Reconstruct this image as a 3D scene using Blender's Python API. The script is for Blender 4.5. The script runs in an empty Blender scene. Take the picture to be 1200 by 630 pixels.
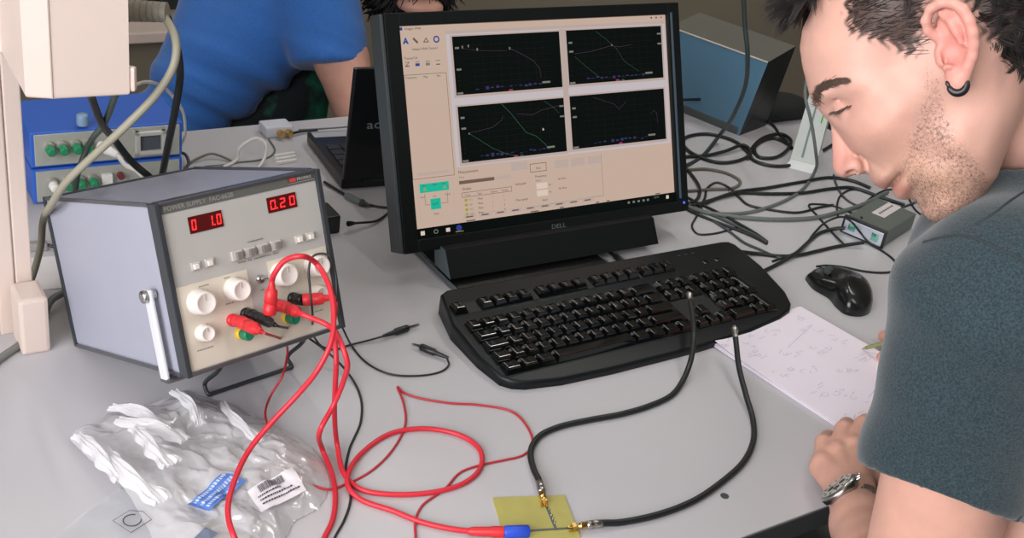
import bpy, bmesh, math, random
import numpy as np
from mathutils import Vector, Matrix, Euler
random.seed(7)
rng = np.random.default_rng(11)
SC = bpy.context.scene
COL = SC.collection
PI = math.pi

# ------------------------------------------------------------------ camera and measuring helpers
FOC, PITCH, ROLL, CAMH = 1377.2, 0.4908, 0.1558, 0.7534        # desk top is z = 0
W_, H_ = 1200.0, 630.0
_f = Vector((0, math.cos(PITCH), -math.sin(PITCH)))
_r0 = Vector((1, 0, 0)); _u0 = Vector((0, math.sin(PITCH), math.cos(PITCH)))
_r = _r0 * math.cos(ROLL) + _u0 * math.sin(ROLL)
_u = -_r0 * math.sin(ROLL) + _u0 * math.cos(ROLL)
CAM = Vector((0, 0, CAMH))

def ray(px, py):
    return _f + _r * ((px - W_ / 2) / FOC) - _u * ((py - H_ / 2) / FOC)
def at(px, py, z=0.0):                     # point at height z above the desk top
    d = ray(px, py); return CAM + d * ((z - CAMH) / d.z)
def dep(px, py, d):                        # point at a distance into the room
    return CAM + ray(px, py) * d

cam = bpy.data.cameras.new('camera'); camo = bpy.data.objects.new('camera', cam); COL.objects.link(camo)
M3 = Matrix((_r, _u, -_f)).transposed()
camo.matrix_world = Matrix.Translation(CAM) @ M3.to_4x4()
cam.sensor_width = 36; cam.lens = FOC / W_ * 36; cam.clip_start = 0.02; cam.clip_end = 60
SC.camera = camo

DA = math.radians(36.5)                    # the desk's own direction
DX = Vector((math.cos(DA), math.sin(DA), 0)); DY = Vector((-math.sin(DA), math.cos(DA), 0))

# ------------------------------------------------------------------ materials
MATS = {}
def s2l(c):
    return tuple(((v / 255) / 12.92 if v / 255 <= 0.04045 else ((v / 255 + 0.055) / 1.055) ** 2.4) for v in c)
def mat(name, rgb, rough=0.5, metal=0.0, var=0.04, scale=40.0, bump=0.0, bscale=200.0, spec=0.5, sss=0.0, coat=0.0):
    if name in MATS: return MATS[name]
    m = bpy.data.materials.new(name); m.use_nodes = True; nt = m.node_tree; N = nt.nodes; L = nt.links
    b = N['Principled BSDF']; c = s2l(rgb)
    b.inputs['Roughness'].default_value = rough; b.inputs['Metallic'].default_value = metal
    b.inputs['Specular IOR Level'].default_value = spec
    if sss: b.inputs['Subsurface Weight'].default_value = sss; b.inputs['Subsurface Radius'].default_value = (0.009, 0.004, 0.002); b.inputs['Subsurface Scale'].default_value = 1.0
    if coat: b.inputs['Coat Weight'].default_value = coat
    tc = N.new('ShaderNodeTexCoord'); no = N.new('ShaderNodeTexNoise'); no.inputs['Scale'].default_value = scale; no.inputs['Detail'].default_value = 3
    L.new(tc.outputs['Object'], no.inputs['Vector'])
    mx = N.new('ShaderNodeMixRGB'); mx.inputs[1].default_value = tuple(v * (1 - var * 1.5) for v in c) + (1,); mx.inputs[2].default_value = tuple(min(1, v * (1 + var * 1.5)) for v in c) + (1,)
    L.new(no.outputs['Fac'], mx.inputs[0]); L.new(mx.outputs[0], b.inputs['Base Color'])
    if bump:
        n2 = N.new('ShaderNodeTexNoise'); n2.inputs['Scale'].default_value = bscale; n2.inputs['Detail'].default_value = 4
        L.new(tc.outputs['Object'], n2.inputs['Vector'])
        bp = N.new('ShaderNodeBump'); bp.inputs['Strength'].default_value = bump; bp.inputs['Distance'].default_value = 0.001
        L.new(n2.outputs['Fac'], bp.inputs['Height']); L.new(bp.outputs[0], b.inputs['Normal'])
    MATS[name] = m; return m
def emis(name, rgb, st=1.0, spec=0.2):
    if name in MATS: return MATS[name]
    m = bpy.data.materials.new(name); m.use_nodes = True; b = m.node_tree.nodes['Principled BSDF']
    c = s2l(rgb); b.inputs['Base Color'].default_value = (0.003, 0.004, 0.004, 1); b.inputs['Roughness'].default_value = 0.35; b.inputs['Specular IOR Level'].default_value = spec
    b.inputs['Emission Color'].default_value = c + (1,); b.inputs['Emission Strength'].default_value = st
    MATS[name] = m; return m

# ------------------------------------------------------------------ mesh builder
class MB:
    def __init__(s): s.v = []; s.f = []; s.m = []; s.sm = []; s.mats = []; s.cur = 0; s.X = None
    def use(s, m):
        if m not in s.mats: s.mats.append(m)
        s.cur = s.mats.index(m); return s
    def raw(s, vs, fs, smooth=False):
        o = len(s.v)
        for p in vs:
            p = Vector(p); s.v.append(tuple(s.X @ p) if s.X is not None else tuple(p))
        for f in fs: s.f.append(tuple(i + o for i in f)); s.m.append(s.cur); s.sm.append(smooth)
        return s
    def box(s, a, b, bev=0.0):
        x0, y0, z0 = a; x1, y1, z1 = b
        if bev <= 0:
            vs = [(x0,y0,z0),(x1,y0,z0),(x1,y1,z0),(x0,y1,z0),(x0,y0,z1),(x1,y0,z1),(x1,y1,z1),(x0,y1,z1)]
            return s.raw(vs, [(3,2,1,0),(4,5,6,7),(0,1,5,4),(1,2,6,5),(2,3,7,6),(3,0,4,7)])
        bm = bmesh.new(); bmesh.ops.create_cube(bm, size=1)
        for v in bm.verts: v.co = Vector(((x0+x1)/2 + v.co.x*(x1-x0), (y0+y1)/2 + v.co.y*(y1-y0), (z0+z1)/2 + v.co.z*(z1-z0)))
        bmesh.ops.bevel(bm, geom=bm.edges[:], offset=min(bev, 0.45*min(abs(x1-x0),abs(y1-y0),abs(z1-z0))), segments=2, profile=0.6, affect='EDGES')
        s.bm(bm); return s
    def bm(s, bm, smooth=False):
        bm.verts.ensure_lookup_table(); bm.verts.index_update()
        s.raw([v.co.copy() for v in bm.verts], [[v.index for v in f.verts] for f in bm.faces], smooth); bm.free(); return s
    def prism(s, poly, z0, z1, bev=0.0, smooth=False):          # polygon in xy, extruded in z
        if not bev:
            n = len(poly)
            vs = [(p[0], p[1], z0) for p in poly] + [(p[0], p[1], z1) for p in poly]
            return s.raw(vs, [tuple(range(n))[::-1], tuple(range(n, 2*n))] + [(i, (i+1) % n, n+(i+1) % n, n+i) for i in range(n)])
        bm = bmesh.new(); vs = [bm.verts.new((p[0], p[1], z0)) for p in poly]; f = bm.faces.new(vs)
        if f.normal.z > 0: f.normal_flip()
        r = bmesh.ops.extrude_face_region(bm, geom=[f]); 
        for e in r['geom']:
            if isinstance(e, bmesh.types.BMVert): e.co.z = z1
        bmesh.ops.recalc_face_normals(bm, faces=bm.faces[:])
        bmesh.ops.bevel(bm, geom=[e for e in bm.edges if abs(e.verts[0].co.z - e.verts[1].co.z) < 1e-6], offset=bev, segments=3, profile=0.6, affect='EDGES')
        return s.bm(bm, smooth)
    def cyl(s, a, b, r0, r1=None, n=20, caps=True, smooth=True):
        if r1 is None: r1 = r0
        a = Vector(a); b = Vector(b); d = (b - a).normalized(); t = d.orthogonal().normalized(); q = d.cross(t)
        vs = []
        for c, r in ((a, r0), (b, r1)):
            for i in range(n): an = 2*PI*i/n; vs.append(c + (t*math.cos(an) + q*math.sin(an))*r)
        s.raw(vs, [(i, (i+1) % n, n+(i+1) % n, n+i) for i in range(n)], smooth)
        if caps: s.raw(vs, [tuple(range(n))[::-1], tuple(range(n, 2*n))])
        return s
    def lathe(s, a, d, prof, n=24, smooth=True):               # prof: (distance along d, radius)
        a = Vector(a); d = Vector(d).normalized(); t = d.orthogonal().normalized(); q = d.cross(t); vs = []
        for h, r in prof:
            for i in range(n): an = 2*PI*i/n; vs.append(a + d*h + (t*math.cos(an) + q*math.sin(an))*max(r, 1e-5))
        fs = [(j*n+i, j*n+(i+1) % n, (j+1)*n+(i+1) % n, (j+1)*n+i) for j in range(len(prof)-1) for i in range(n)]
        s.raw(vs, fs, smooth); s.raw(vs, [tuple(range(n))[::-1], tuple(range((len(prof)-1)*n, len(prof)*n))]); return s
    def tube(s, pts, r, n=8, smooth=True, caps=True):
        P = [Vector(p) for p in pts]; vs = []; m = len(P)
        t0 = (P[1] - P[0]).normalized(); nrm = t0.orthogonal().normalized()
        for i in range(m):
            t = (P[min(i+1, m-1)] - P[max(i-1, 0)])
            t = t.normalized() if t.length > 1e-9 else t0
            nrm = (nrm - t * nrm.dot(t)); nrm = nrm.normalized() if nrm.length > 1e-6 else t.orthogonal().normalized()
            bi = t.cross(nrm); rr = r[i] if hasattr(r, '__len__') else r
            for k in range(n): an = 2*PI*k/n; vs.append(P[i] + (nrm*math.cos(an) + bi*math.sin(an))*rr)
        fs = [(j*n+k, j*n+(k+1) % n, (j+1)*n+(k+1) % n, (j+1)*n+k) for j in range(m-1) for k in range(n)]
        s.raw(vs, fs, smooth)
        if caps: s.raw(vs, [tuple(range(n))[::-1], tuple(range((m-1)*n, m*n))])
        return s
    def ell(s, c, r, nu=20, nv=12, R=None):
        vs = []; c = Vector(c)
        for j in range(nv+1):
            th = PI*j/nv
            for i in range(nu):
                ph = 2*PI*i/nu; p = Vector((r[0]*math.sin(th)*math.cos(ph), r[1]*math.sin(th)*math.sin(ph), r[2]*math.cos(th)))
                if R is not None: p = R @ p
                vs.append(c + p)
        s.raw(vs, [(j*nu+i, (j+1)*nu+i, (j+1)*nu+(i+1) % nu, j*nu+(i+1) % nu) for j in range(nv) for i in range(nu)], True); return s
    def text(s, txt, loc, size, X=None, ext=0.0, align='LEFT', sx=1.0):   # flat text in the local xz plane facing -y
        cu = bpy.data.curves.new('t', 'FONT'); cu.body = txt; cu.size = size; cu.align_x = align; cu.resolution_u = 2; cu.extrude = ext
        o = bpy.data.objects.new('t', cu); COL.objects.link(o); dg = bpy.context.evaluated_depsgraph_get(); me = o.evaluated_get(dg).to_mesh()
        R = Matrix.Translation(Vector(loc)) @ Matrix.Rotation(PI/2, 4, 'X') @ Matrix.Diagonal((sx, 1, 1, 1))
        if X is not None: R = X @ Matrix.Diagonal((sx, 1, 1, 1))
        s.raw([R @ v.co for v in me.vertices], [tuple(p.vertices) for p in me.polygons])
        o.evaluated_get(dg).to_mesh_clear(); bpy.data.objects.remove(o); bpy.data.curves.remove(cu); return s
    def build(s, name, m=None, parent=None, label=None):
        me = bpy.data.meshes.new(name); me.from_pydata(s.v, [], s.f)
        if m is not None and not s.mats: s.mats = [m]
        for x in s.mats: me.materials.append(x)
        if len(s.m) == len(me.polygons):
            me.polygons.foreach_set('material_index', s.m); me.polygons.foreach_set('use_smooth', s.sm)
        me.update()
        o = bpy.data.objects.new(name, me); COL.objects.link(o)
        if parent is not None: o.parent = parent
        if label: o['label'] = label
        return o

def tag(o, label=None, cat=None, group=None, kind=None):
    if label: o['label'] = label
    if cat: o['category'] = cat
    if group: o['group'] = group
    if kind: o['kind'] = kind
    return o
def thing(name, label, cat, loc=(0,0,0), rot=None, group=None):
    o = bpy.data.objects.new(name, None); o.empty_display_size = 0.02; COL.objects.link(o)
    if rot is None: rot = Matrix.Identity(3)
    elif not isinstance(rot, Matrix): rot = Matrix.Rotation(rot, 3, 'Z')
    o.matrix_world = Matrix.Translation(Vector(loc)) @ rot.to_4x4()
    o['mw'] = 0; del o['mw']
    return tag(o, label, cat, group)
def inv(o): return (o.matrix_basis).inverted()

def cr(pts, n=10):                           # Catmull-Rom through points
    P = [Vector(p) for p in pts]
    if len(P) < 3: 
        return [P[0].lerp(P[1], i/n) for i in range(n+1)]
    P = [P[0]*2 - P[1]] + P + [P[-1]*2 - P[-2]]; out = []
    for i in range(1, len(P)-2):
        p0, p1, p2, p3 = P[i-1:i+3]
        d0 = max((p1-p0).length, 1e-6)**.5; d1 = max((p2-p1).length, 1e-6)**.5; d2 = max((p3-p2).length, 1e-6)**.5
        m1 = ((p1-p0)/d0 - (p2-p0)/(d0+d1) + (p2-p1)/d1)*d1
        m2 = ((p2-p1)/d1 - (p3-p1)/(d1+d2) + (p3-p2)/d2)*d1
        for k in range(n):
            t = k/n; out.append((2*p1 - 2*p2 + m1 + m2)*t**3 + (-3*p1 + 3*p2 - 2*m1 - m2)*t*t + m1*t + p1)
    out.append(P[-2]); return out
def pts3(seq, z0):                           # (px,py) on the desk, (px,py,z) at height z, Vector as is
    return [p if isinstance(p, Vector) else at(p[0], p[1], (p[2] if len(p) > 2 else 0) + z0) for p in seq]
def local(parent, P):
    I = inv(parent); return [I @ p for p in P]

# ------------------------------------------------------------------ implicit surfaces
def surface_nets(F, org, h):
    nx, ny, nz = F.shape; ins = F < 0
    s = sum(ins[i:nx-1+i, j:ny-1+j, k:nz-1+k].astype(np.int8) for i in (0,1) for j in (0,1) for k in (0,1))
    act = (s > 0) & (s < 8); ids = np.argwhere(act)
    idx = np.full(act.shape, -1, np.int64); idx[act] = np.arange(len(ids))
    acc = np.zeros((len(ids), 3)); cnt = np.zeros(len(ids)); I, J, K = ids.T
    cs = [(i,j,k) for i in (0,1) for j in (0,1) for k in (0,1)]
    for a in cs:
        for ax in range(3):
            if a[ax]: continue
            b = list(a); b[ax] = 1
            fa = F[I+a[0], J+a[1], K+a[2]]; fb = F[I+b[0], J+b[1], K+b[2]]
            m = (fa < 0) != (fb < 0); t = np.where(m, fa/np.where(m, fa-fb, 1), 0)
            p = np.array(a, float)[None, :].repeat(len(ids), 0); p[:, ax] += t
            acc[m] += p[m]; cnt[m] += 1
    V = (ids + acc/np.maximum(cnt, 1)[:, None])*h + np.array(org)
    Q = []
    for ax in range(3):
        sl0 = [slice(None)]*3; sl1 = [slice(None)]*3; sl0[ax] = slice(0, -1); sl1[ax] = slice(1, None)
        A = ins[tuple(sl0)]; B = ins[tuple(sl1)]; e = np.argwhere(A != B)
        o1, o2 = [x for x in range(3) if x != ax]
        ok = (e[:, o1] > 0) & (e[:, o2] > 0) & (e[:, o1] < F.shape[o1]-1) & (e[:, o2] < F.shape[o2]-1); e = e[ok]
        fl = A[e[:,0], e[:,1], e[:,2]]
        def c(d1, d2):
            q = e.copy(); q[:, o1] -= d1; q[:, o2] -= d2; return idx[q[:,0], q[:,1], q[:,2]]
        q = np.stack([c(1,1), c(0,1), c(0,0), c(1,0)], 1)
        if ax == 1: q = q[:, ::-1]
        q[~fl] = q[~fl][:, ::-1]; Q.append(q)
    return V, np.concatenate(Q)

class Field:
    def __init__(s, lo, hi, h):
        s.h = h; s.lo = np.array(lo, float); n = np.ceil((np.array(hi) - s.lo)/h).astype(int) + 1
        s.ax = [s.lo[i] + np.arange(n[i])*h for i in range(3)]
        s.D = np.full(tuple(n), 0.05, np.float32)
    def blk(s, lo, hi, pad):
        sl = []
        for i in range(3):
            a = int(max(0, math.floor((lo[i]-pad-s.lo[i])/s.h))); b = int(min(len(s.ax[i]), math.ceil((hi[i]+pad-s.lo[i])/s.h)+1)); sl.append(slice(a, max(a, b)))
        g = np.meshgrid(*[s.ax[i][sl[i]] for i in range(3)], indexing='ij', sparse=True)
        return tuple(sl), g
    @staticmethod
    def smin(a, b, k):
        if k <= 0: return np.minimum(a, b)
        h = np.maximum(k - np.abs(a-b), 0)/k; return np.minimum(a, b) - h*h*k*0.25
    def put(s, sl, d, k, sub):
        if d.size == 0: return s
        if sub: s.D[sl] = -Field.smin(-s.D[sl], d, k)
        else: s.D[sl] = Field.smin(s.D[sl], d, k)
        return s
    def cone(s, a, b, r0, r1=None, k=0.004, sub=False):
        a = np.array(a, float); b = np.array(b, float); r1 = r0 if r1 is None else r1; R = max(r0, r1)
        sl, (X, Y, Z) = s.blk(np.minimum(a, b)-R, np.maximum(a, b)+R, 0.012 + k)
        d = b-a; L2 = d@d + 1e-12
        t = np.clip(((X-a[0])*d[0] + (Y-a[1])*d[1] + (Z-a[2])*d[2])/L2, 0, 1)
        D = np.sqrt((X-a[0]-t*d[0])**2 + (Y-a[1]-t*d[1])**2 + (Z-a[2]-t*d[2])**2) - (r0 + (r1-r0)*t)
        return s.put(sl, D.astype(np.float32), k, sub)
    def chain(s, pts, rs, k=0.004, sub=False):
        for i in range(len(pts)-1): s.cone(pts[i], pts[i+1], rs[i], rs[i+1], k, sub)
        return s
    def ell(s, c, r, k=0.004, R=None, sub=False):
        c = np.array(c, float); r = np.array(r, float); m = r.max()
        sl, (X, Y, Z) = s.blk(c-m, c+m, 0.012 + k)
        x, y, z = X-c[0], Y-c[1], Z-c[2]
        if R is not None:
            R = np.array(R); x, y, z = (R[0,0]*x+R[1,0]*y+R[2,0]*z, R[0,1]*x+R[1,1]*y+R[2,1]*z, R[0,2]*x+R[1,2]*y+R[2,2]*z)
        k0 = np.sqrt((x/r[0])**2 + (y/r[1])**2 + (z/r[2])**2); k1 = np.sqrt((x/r[0]**2)**2 + (y/r[1]**2)**2 + (z/r[2]**2)**2)
        D = k0*(k0-1)/np.maximum(k1, 1e-6)
        return s.put(sl, D.astype(np.float32), k, sub)
    def mesh(s, smooth=1):
        V, Q = surface_nets(s.D, s.lo, s.h); return relax(V, Q, smooth), Q
def relax(V, Q, it, f=0.5):
    e = np.concatenate([Q[:, [0,1]], Q[:, [1,2]], Q[:, [2,3]], Q[:, [3,0]]]); e = np.concatenate([e, e[:, ::-1]])
    n = np.bincount(e[:,0], minlength=len(V)).astype(float)
    for _ in range(it):
        A = np.stack([np.bincount(e[:,0], weights=V[e[:,1], i], minlength=len(V)) for i in range(3)], 1)/np.maximum(n, 1)[:, None]
        V = V*(1-f) + A*f
    return V
def npmesh(name, V, Q, m, parent=None, attrs=None):
    me = bpy.data.meshes.new(name); V = np.asarray(V, np.float32); Q = np.asarray(Q, np.int32)
    me.vertices.add(len(V)); me.vertices.foreach_set('co', V.ravel()); k = Q.shape[1]
    me.loops.add(Q.size); me.loops.foreach_set('vertex_index', Q.ravel()); me.polygons.add(len(Q))
    me.polygons.foreach_set('loop_start', np.arange(0, Q.size, k, dtype=np.int32)); me.polygons.foreach_set('use_smooth', np.ones(len(Q), bool))
    me.update(calc_edges=True); me.validate()
    for an, (tp, data) in (attrs or {}).items():
        at_ = me.attributes.new(an, tp, 'POINT'); at_.data.foreach_set('color' if tp == 'FLOAT_COLOR' else 'value', np.asarray(data, np.float32).ravel())
    me.materials.append(m); o = bpy.data.objects.new(name, me); COL.objects.link(o)
    if parent is not None: o.parent = parent
    return o
# ================================================================== the setting
M_wall = mat('wall_paint', (150, 140, 122), 0.9, var=0.03, scale=6)
M_floor = mat('floor_lino', (70, 72, 74), 0.6, var=0.06, scale=20)
M_cream = mat('cream_plastic', (216, 198, 187), 0.45, var=0.015, scale=10)
M_white = mat('white_plastic', (225, 222, 218), 0.4, var=0.015)
M_black = mat('black_plastic', (22, 27, 28), 0.38, var=0.1, scale=60)
M_blackg = mat('glossy_black_plastic', (14, 17, 18), 0.2, var=0.1)
M_steel = mat('brushed_metal', (190, 188, 184), 0.28, 1.0, var=0.06, scale=90)
M_gold = mat('gold_plating', (214, 178, 105), 0.28, 1.0)
M_dark = mat('dark_frame', (38, 40, 44), 0.5)
ZF = -0.75
def dl(u, v, z=0.0): return DX*u + DY*v + Vector((0, 0, z))      # desk coordinates: u along the front edge, v towards the back
E0 = Vector((0.268, 0.926, 0)); U0 = E0.dot(DX); V0 = E0.dot(DY)  # front edge passes here
FR = V0; BK = V0 + 1.10                                          # front and back edge, in v
RD = Matrix.Rotation(DA, 3, 'Z')
WB = BK + 1.25                                                    # back wall
def struct(name, mb, m):
    o = mb.build(name, m); o.matrix_world = RD.to_4x4(); o['kind'] = 'structure'; return o
struct('floor', MB().box((-1.12, -2.6, ZF-0.05), (4.2, WB+0.1, ZF)), M_floor)
struct('wall_back', MB().box((-1.12, WB, ZF), (4.2, WB+0.1, 2.1)), M_wall)
struct('ceiling', MB().box((-1.12, -2.6, 2.1), (4.2, WB+0.1, 2.2)), mat('ceiling_paint', (225, 222, 215), 0.9))
struct('wall_right', MB().box((4.1, -2.6, ZF), (4.2, WB, 2.1)), M_wall)
# left wall with a long window in it
WX = -1.0; wy0, wy1, wz0, wz1 = -1.35, 0.95, 0.22, 1.75
wl = MB(); wl.box((WX-0.12, -2.6, ZF), (WX, WB, wz0)); wl.box((WX-0.12, -2.6, wz1), (WX, WB, 2.1)); wl.box((WX-0.12, -2.6, wz0), (WX, wy0, wz1)); wl.box((WX-0.12, wy1, wz0), (WX, WB, wz1))
struct('wall_left', wl, M_wall)
wf = MB()
for y in (wy0, (wy0*2+wy1)/3, (wy0+wy1*2)/3, wy1-0.05): wf.box((WX-0.09, y, wz0), (WX-0.03, y+0.05, wz1))
wf.box((WX-0.09, wy0, wz0), (WX-0.03, wy1, wz0+0.05)); wf.box((WX-0.09, wy0, wz1-0.05), (WX-0.03, wy1, wz1))
wf.box((WX-0.10, wy0-.04, wz0-0.03), (WX+0.12, wy1+.04, wz0))
struct('window_1', wf, M_cream)
# wall ledge seen at the back left
lg = MB(); lg.box((-1.0, WB-0.10, -0.268), (1.35, WB, -0.240), 0.004)
struct('trim_1', lg, M_cream)
struct('trim_2', MB().box((-1.0, WB-0.012, -0.212), (1.35, WB, 0.30)), mat('dark_panel', (34, 36, 40), 0.5))
# daylight
def area(name, loc, target, sx, sy, power, col=(1,1,1)):
    l = bpy.data.lights.new(name, 'AREA'); l.shape = 'RECTANGLE'; l.size = sx; l.size_y = sy; l.energy = power; l.color = col
    o = bpy.data.objects.new(name, l); COL.objects.link(o); o.location = loc
    o.rotation_euler = (Vector(target) - Vector(loc)).to_track_quat('-Z', 'Z').to_euler(); return o
wc = RD @ Vector((WX-0.01, (wy0+wy1)/2, (wz0+wz1)/2))
area('window_daylight', wc, wc + DX, wy1-wy0-0.1, wz1-wz0-0.1, 86, (0.98, 0.97, 1.0))
w = bpy.data.worlds.new('World'); SC.world = w; w.use_nodes = True
bgn = w.node_tree.nodes['Background']; bgn.inputs[0].default_value = (0.92, 0.94, 1.0, 1); bgn.inputs[1].default_value = 0.31
for q in ((0.84, 2.77), (1.9, 1.6), (0.9, -0.6)):  # unseen strip lamps, added for light and for glints on the key edges
    lc = RD @ Vector((q[0], q[1], 2.04))
    cl_ = bpy.data.lights.new('added_lamp_tube', 'AREA'); cl_.shape = 'RECTANGLE'; cl_.size = 0.09; cl_.size_y = 1.4; cl_.energy = 12; cl_.color = (1.0, 0.97, 0.93)
    lo_ = bpy.data.objects.new('added_lamp_tube', cl_); COL.objects.link(lo_); lo_.location = lc; lo_.rotation_euler = (0, 0, DA)
    hs = thing('added_strip_lamp', {0.84: 'added unseen strip lamp above the far side of the desk', 1.9: 'added unseen strip lamp above the right end of the desk', 0.9: 'added unseen strip lamp behind the camera'}[q[0]], 'added ceiling lamp', lc, DA)
    MB().box((-0.06, -0.74, 0.008), (0.06, 0.74, 0.058), 0.004).build('housing', M_white, hs)
SC.view_settings.view_transform = 'Standard'; SC.view_settings.look = 'None'; SC.view_settings.gamma = 1; SC.view_settings.exposure = 0.0

# ================================================================== desk
def desk_mat():
    m = mat('grey_laminate', (189, 187, 190), 0.40, var=0.03, scale=3, bump=0.05, bscale=900)
    return m
M_desk = desk_mat()
desk = thing('desk', 'pale grey laminate office desk under all the equipment', 'desk', (0,0,ZF), DA)
DZ = -ZF
tt = MB().box((-0.92, FR, DZ-0.028), (1.75, BK, DZ), 0.0015); tt.build('tabletop', M_desk, desk)
eb = MB().box((-0.922, FR-0.002, DZ-0.027), (1.752, FR+0.0004, DZ-0.0015)); eb.build('edge_band', mat('dark_edge', (60, 62, 62), 0.6), desk, 'dark edge band along the front')
for u in (-0.86, 1.62):
    for v in (FR+0.08, BK-0.12):
        MB().box((u, v, 0), (u+0.05, v+0.05, DZ-0.028), 0.003).build('leg', M_dark, desk)
fr = MB(); fr.box((-0.85, BK-0.10, DZ-0.40), (1.64, BK-0.085, DZ-0.028)); fr.build('modesty_panel', M_dark, desk)
q = inv(desk) @ at(849, 581, 0)
MB().cyl((q.x, q.y, DZ-0.004), (q.x, q.y, DZ+0.0006), 0.0045, n=20).build('screw_cap', mat('cap_dark', (50, 62, 60), 0.5), desk, 'small dark screw cap in the desk top')

# ================================================================== cream post, box
foot = at(46, 415, 0); 
post = thing('cable_post', 'cream upright post with a blocky foot at the left edge of the desk', 'post', foot + DY*0.015 - DX*0.002, DA)
MB().box((-0.015, -0.013, 0), (0.015, 0.03, 0.068), 0.004).build('foot', M_cream, post)
pq = inv(post) @ at(17, 322, 0.07)
pm = MB(); pm.box((pq.x-0.019, pq.y-0.006, 0), (pq.x-0.0015, pq.y+0.03, 1.2), 0.0015); pm.box((pq.x+0.0, pq.y-0.006, 0), (pq.x+0.017, pq.y+0.03, 1.2), 0.0015); pm.box((pq.x-0.017, pq.y-0.003, 0), (pq.x+0.015, pq.y+0.027, 1.2))
pm.build('column', M_cream, post)
MB().lathe((pq.x+0.008, pq.y-0.006, 0.03), (0,-1,0), [(0,.003),(0.0015,.003),(0.002,.002)], 12).build('screw', M_steel, post)
cbz = 0.33
cb = thing('junction_box', 'large cream plastic box hanging from the post above the blue instruments', 'box', at(62,117,cbz))
I = inv(cb); pl_ = [I @ at(62,117,cbz), I @ at(152,112,cbz)]
p0, p1 = pl_; bk = DY*0.14
poly = [I @ at(30,115,cbz), p0, p1, p1 + bk, p0 + bk*0.98 - DX*0.03, I @ at(2,63,cbz)]
poly = [(p.x, p.y) for p in poly]
MB().prism(poly, 0, 0.34, 0.004).build('shell', M_cream, cb)
tb = MB(); tb.box((p1.x-0.010, p1.y+0.0015, 0.003), (p1.x+0.0045, p1.y+0.009, 0.027), 0.003); tb.build('latch_tab', M_cream, cb)
gr_ = MB(); a_ = Vector((p0.x, p0.y, 0)); gr_.box((-0.0006, -0.0006, 0.002), (0.0006, 0.0006, 0.338)); gr_.build('seam', mat('seam_darker_cream', (165, 148, 138), 0.6), cb)  # thin strip of darker cream on the corner between two faces
br = MB(); br.box((0, 0, 0), (0.01, 0.01, 0.01)); br = MB()
br.X = inv(cb)
pw = post.matrix_world @ Vector((pq.x, pq.y+0.03, 0)); 
b0 = Vector((pw.x, pw.y, cbz+0.10)); b1 = at(35,100,cbz) + DY*0.06; b1.z = cbz+0.10
br.tube([b0, b1], 0.008, 8); br.X = None; br.build('bracket', M_steel, cb)

# connector with grey cable at the box's right side
M_gcable = mat('grey_beige_cable', (150, 146, 128), 0.5)
def dcon(px, py): return dep(px, py, 1.125)
cc = thing('connector_cable', 'thick grey beige cable curving down from a ribbed connector on the cream box', 'cable', dcon(152, 14))
cm = MB(); cm.X = inv(cc)
path = cr([dcon(186, 14), dcon(197, 26), dep(206, 48, 1.12), dep(204, 75, 1.12), dep(185, 108, 1.13), dep(150, 145, 1.14), dep(110, 182, 1.16), dep(78, 213, 1.18), dep(60, 240, 1.22), at(50, 262, 0.10), at(47, 292, 0.06), at(33, 335, 0.02), at(5, 370, 0.005), at(-25, 392, 0.0045)], 8)
cm.tube(path, 0.0040, 10); cm.build('cord', M_gcable, cc)
cn = MB(); cn.X = inv(cc); d0 = dcon(146, 12); d1 = dcon(188, 14); ax_ = (d1-d0).normalized()
for i in range(7): cn.cyl(d0 + ax_*(0.006*i), d0 + ax_*(0.006*i+0.0048), 0.0108-0.0002*i, n=16)
cn.cyl(d0, d0+ax_*0.040, 0.0100, 0.009, n=16); cn.build('connector', mat('grey_connector', (140, 136, 124), 0.5), cc)

# ================================================================== cables helper
def cable(name, label, seq, r, m, cat='cable', group=None, n=8, seg=8, ends=None, part='cord'):
    P = cr(pts3(seq, r), n)
    o = thing(name, label, cat, P[0], None, group); b = MB(); b.X = inv(o); b.tube(P, r, seg); b.build(part, m, o); return o, P
M_cblk = mat('black_cable', (24, 28, 29), 0.45)
M_cgry = mat('grey_cable', (98, 106, 102), 0.5)
M_cwht = mat('white_cable', (215, 210, 205), 0.45)
M_cdg = mat('dark_grey_cable', (60, 68, 68), 0.5)
cable('power_cable', 'black cable crossing down from beneath the cream box toward the grey case', [dep(105,108,1.13), dep(118,142,1.22), dep(135,165,1.33), dep(155,190,1.36), dep(175,207,1.38), at(190,214,0.02), at(215,205,0)], 0.0042, M_cblk)
cable('power_cable', 'dark cable slanting left below the cream box past the green knobs', [dep(137,106,1.14), dep(122,145,1.24), dep(104,170,1.33), dep(92,200,1.34), dep(88,225,1.36), at(84,238,0.01)], 0.0035, mat('green_grey_cable', (70, 84, 78), 0.5))
cable('power_cable', 'black cable hanging in front of the blue shirt behind the thick beige cable', [dep(183,-10,1.20), dep(196,20,1.21), dep(206,50,1.24), dep(211,90,1.30), dep(205,130,1.33), dep(197,170,1.37), dep(190,205,1.42), at(186,215,0.004)], 0.0042, M_cblk)
cable('signal_wire', 'thin pale wire looping from the cream box past the blue instruments', [dep(151,104,1.12), dep(165,97,1.17), dep(180,97,1.24), dep(200,110,1.38), dep(214,130,1.45), dep(217,150,1.52), at(212,172,0.004), at(205,190,0)], 0.0018, M_cwht)
cable('network_cable', 'grey cable lying on the desk left of the bench power supply', [(-20,436), (0,420), (25,402), (48,378), (60,352,0.01), (75,343,0.01), (95,338,0.0)], 0.0042, mat('grey_net_cable', (120, 122, 118), 0.5))
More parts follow.
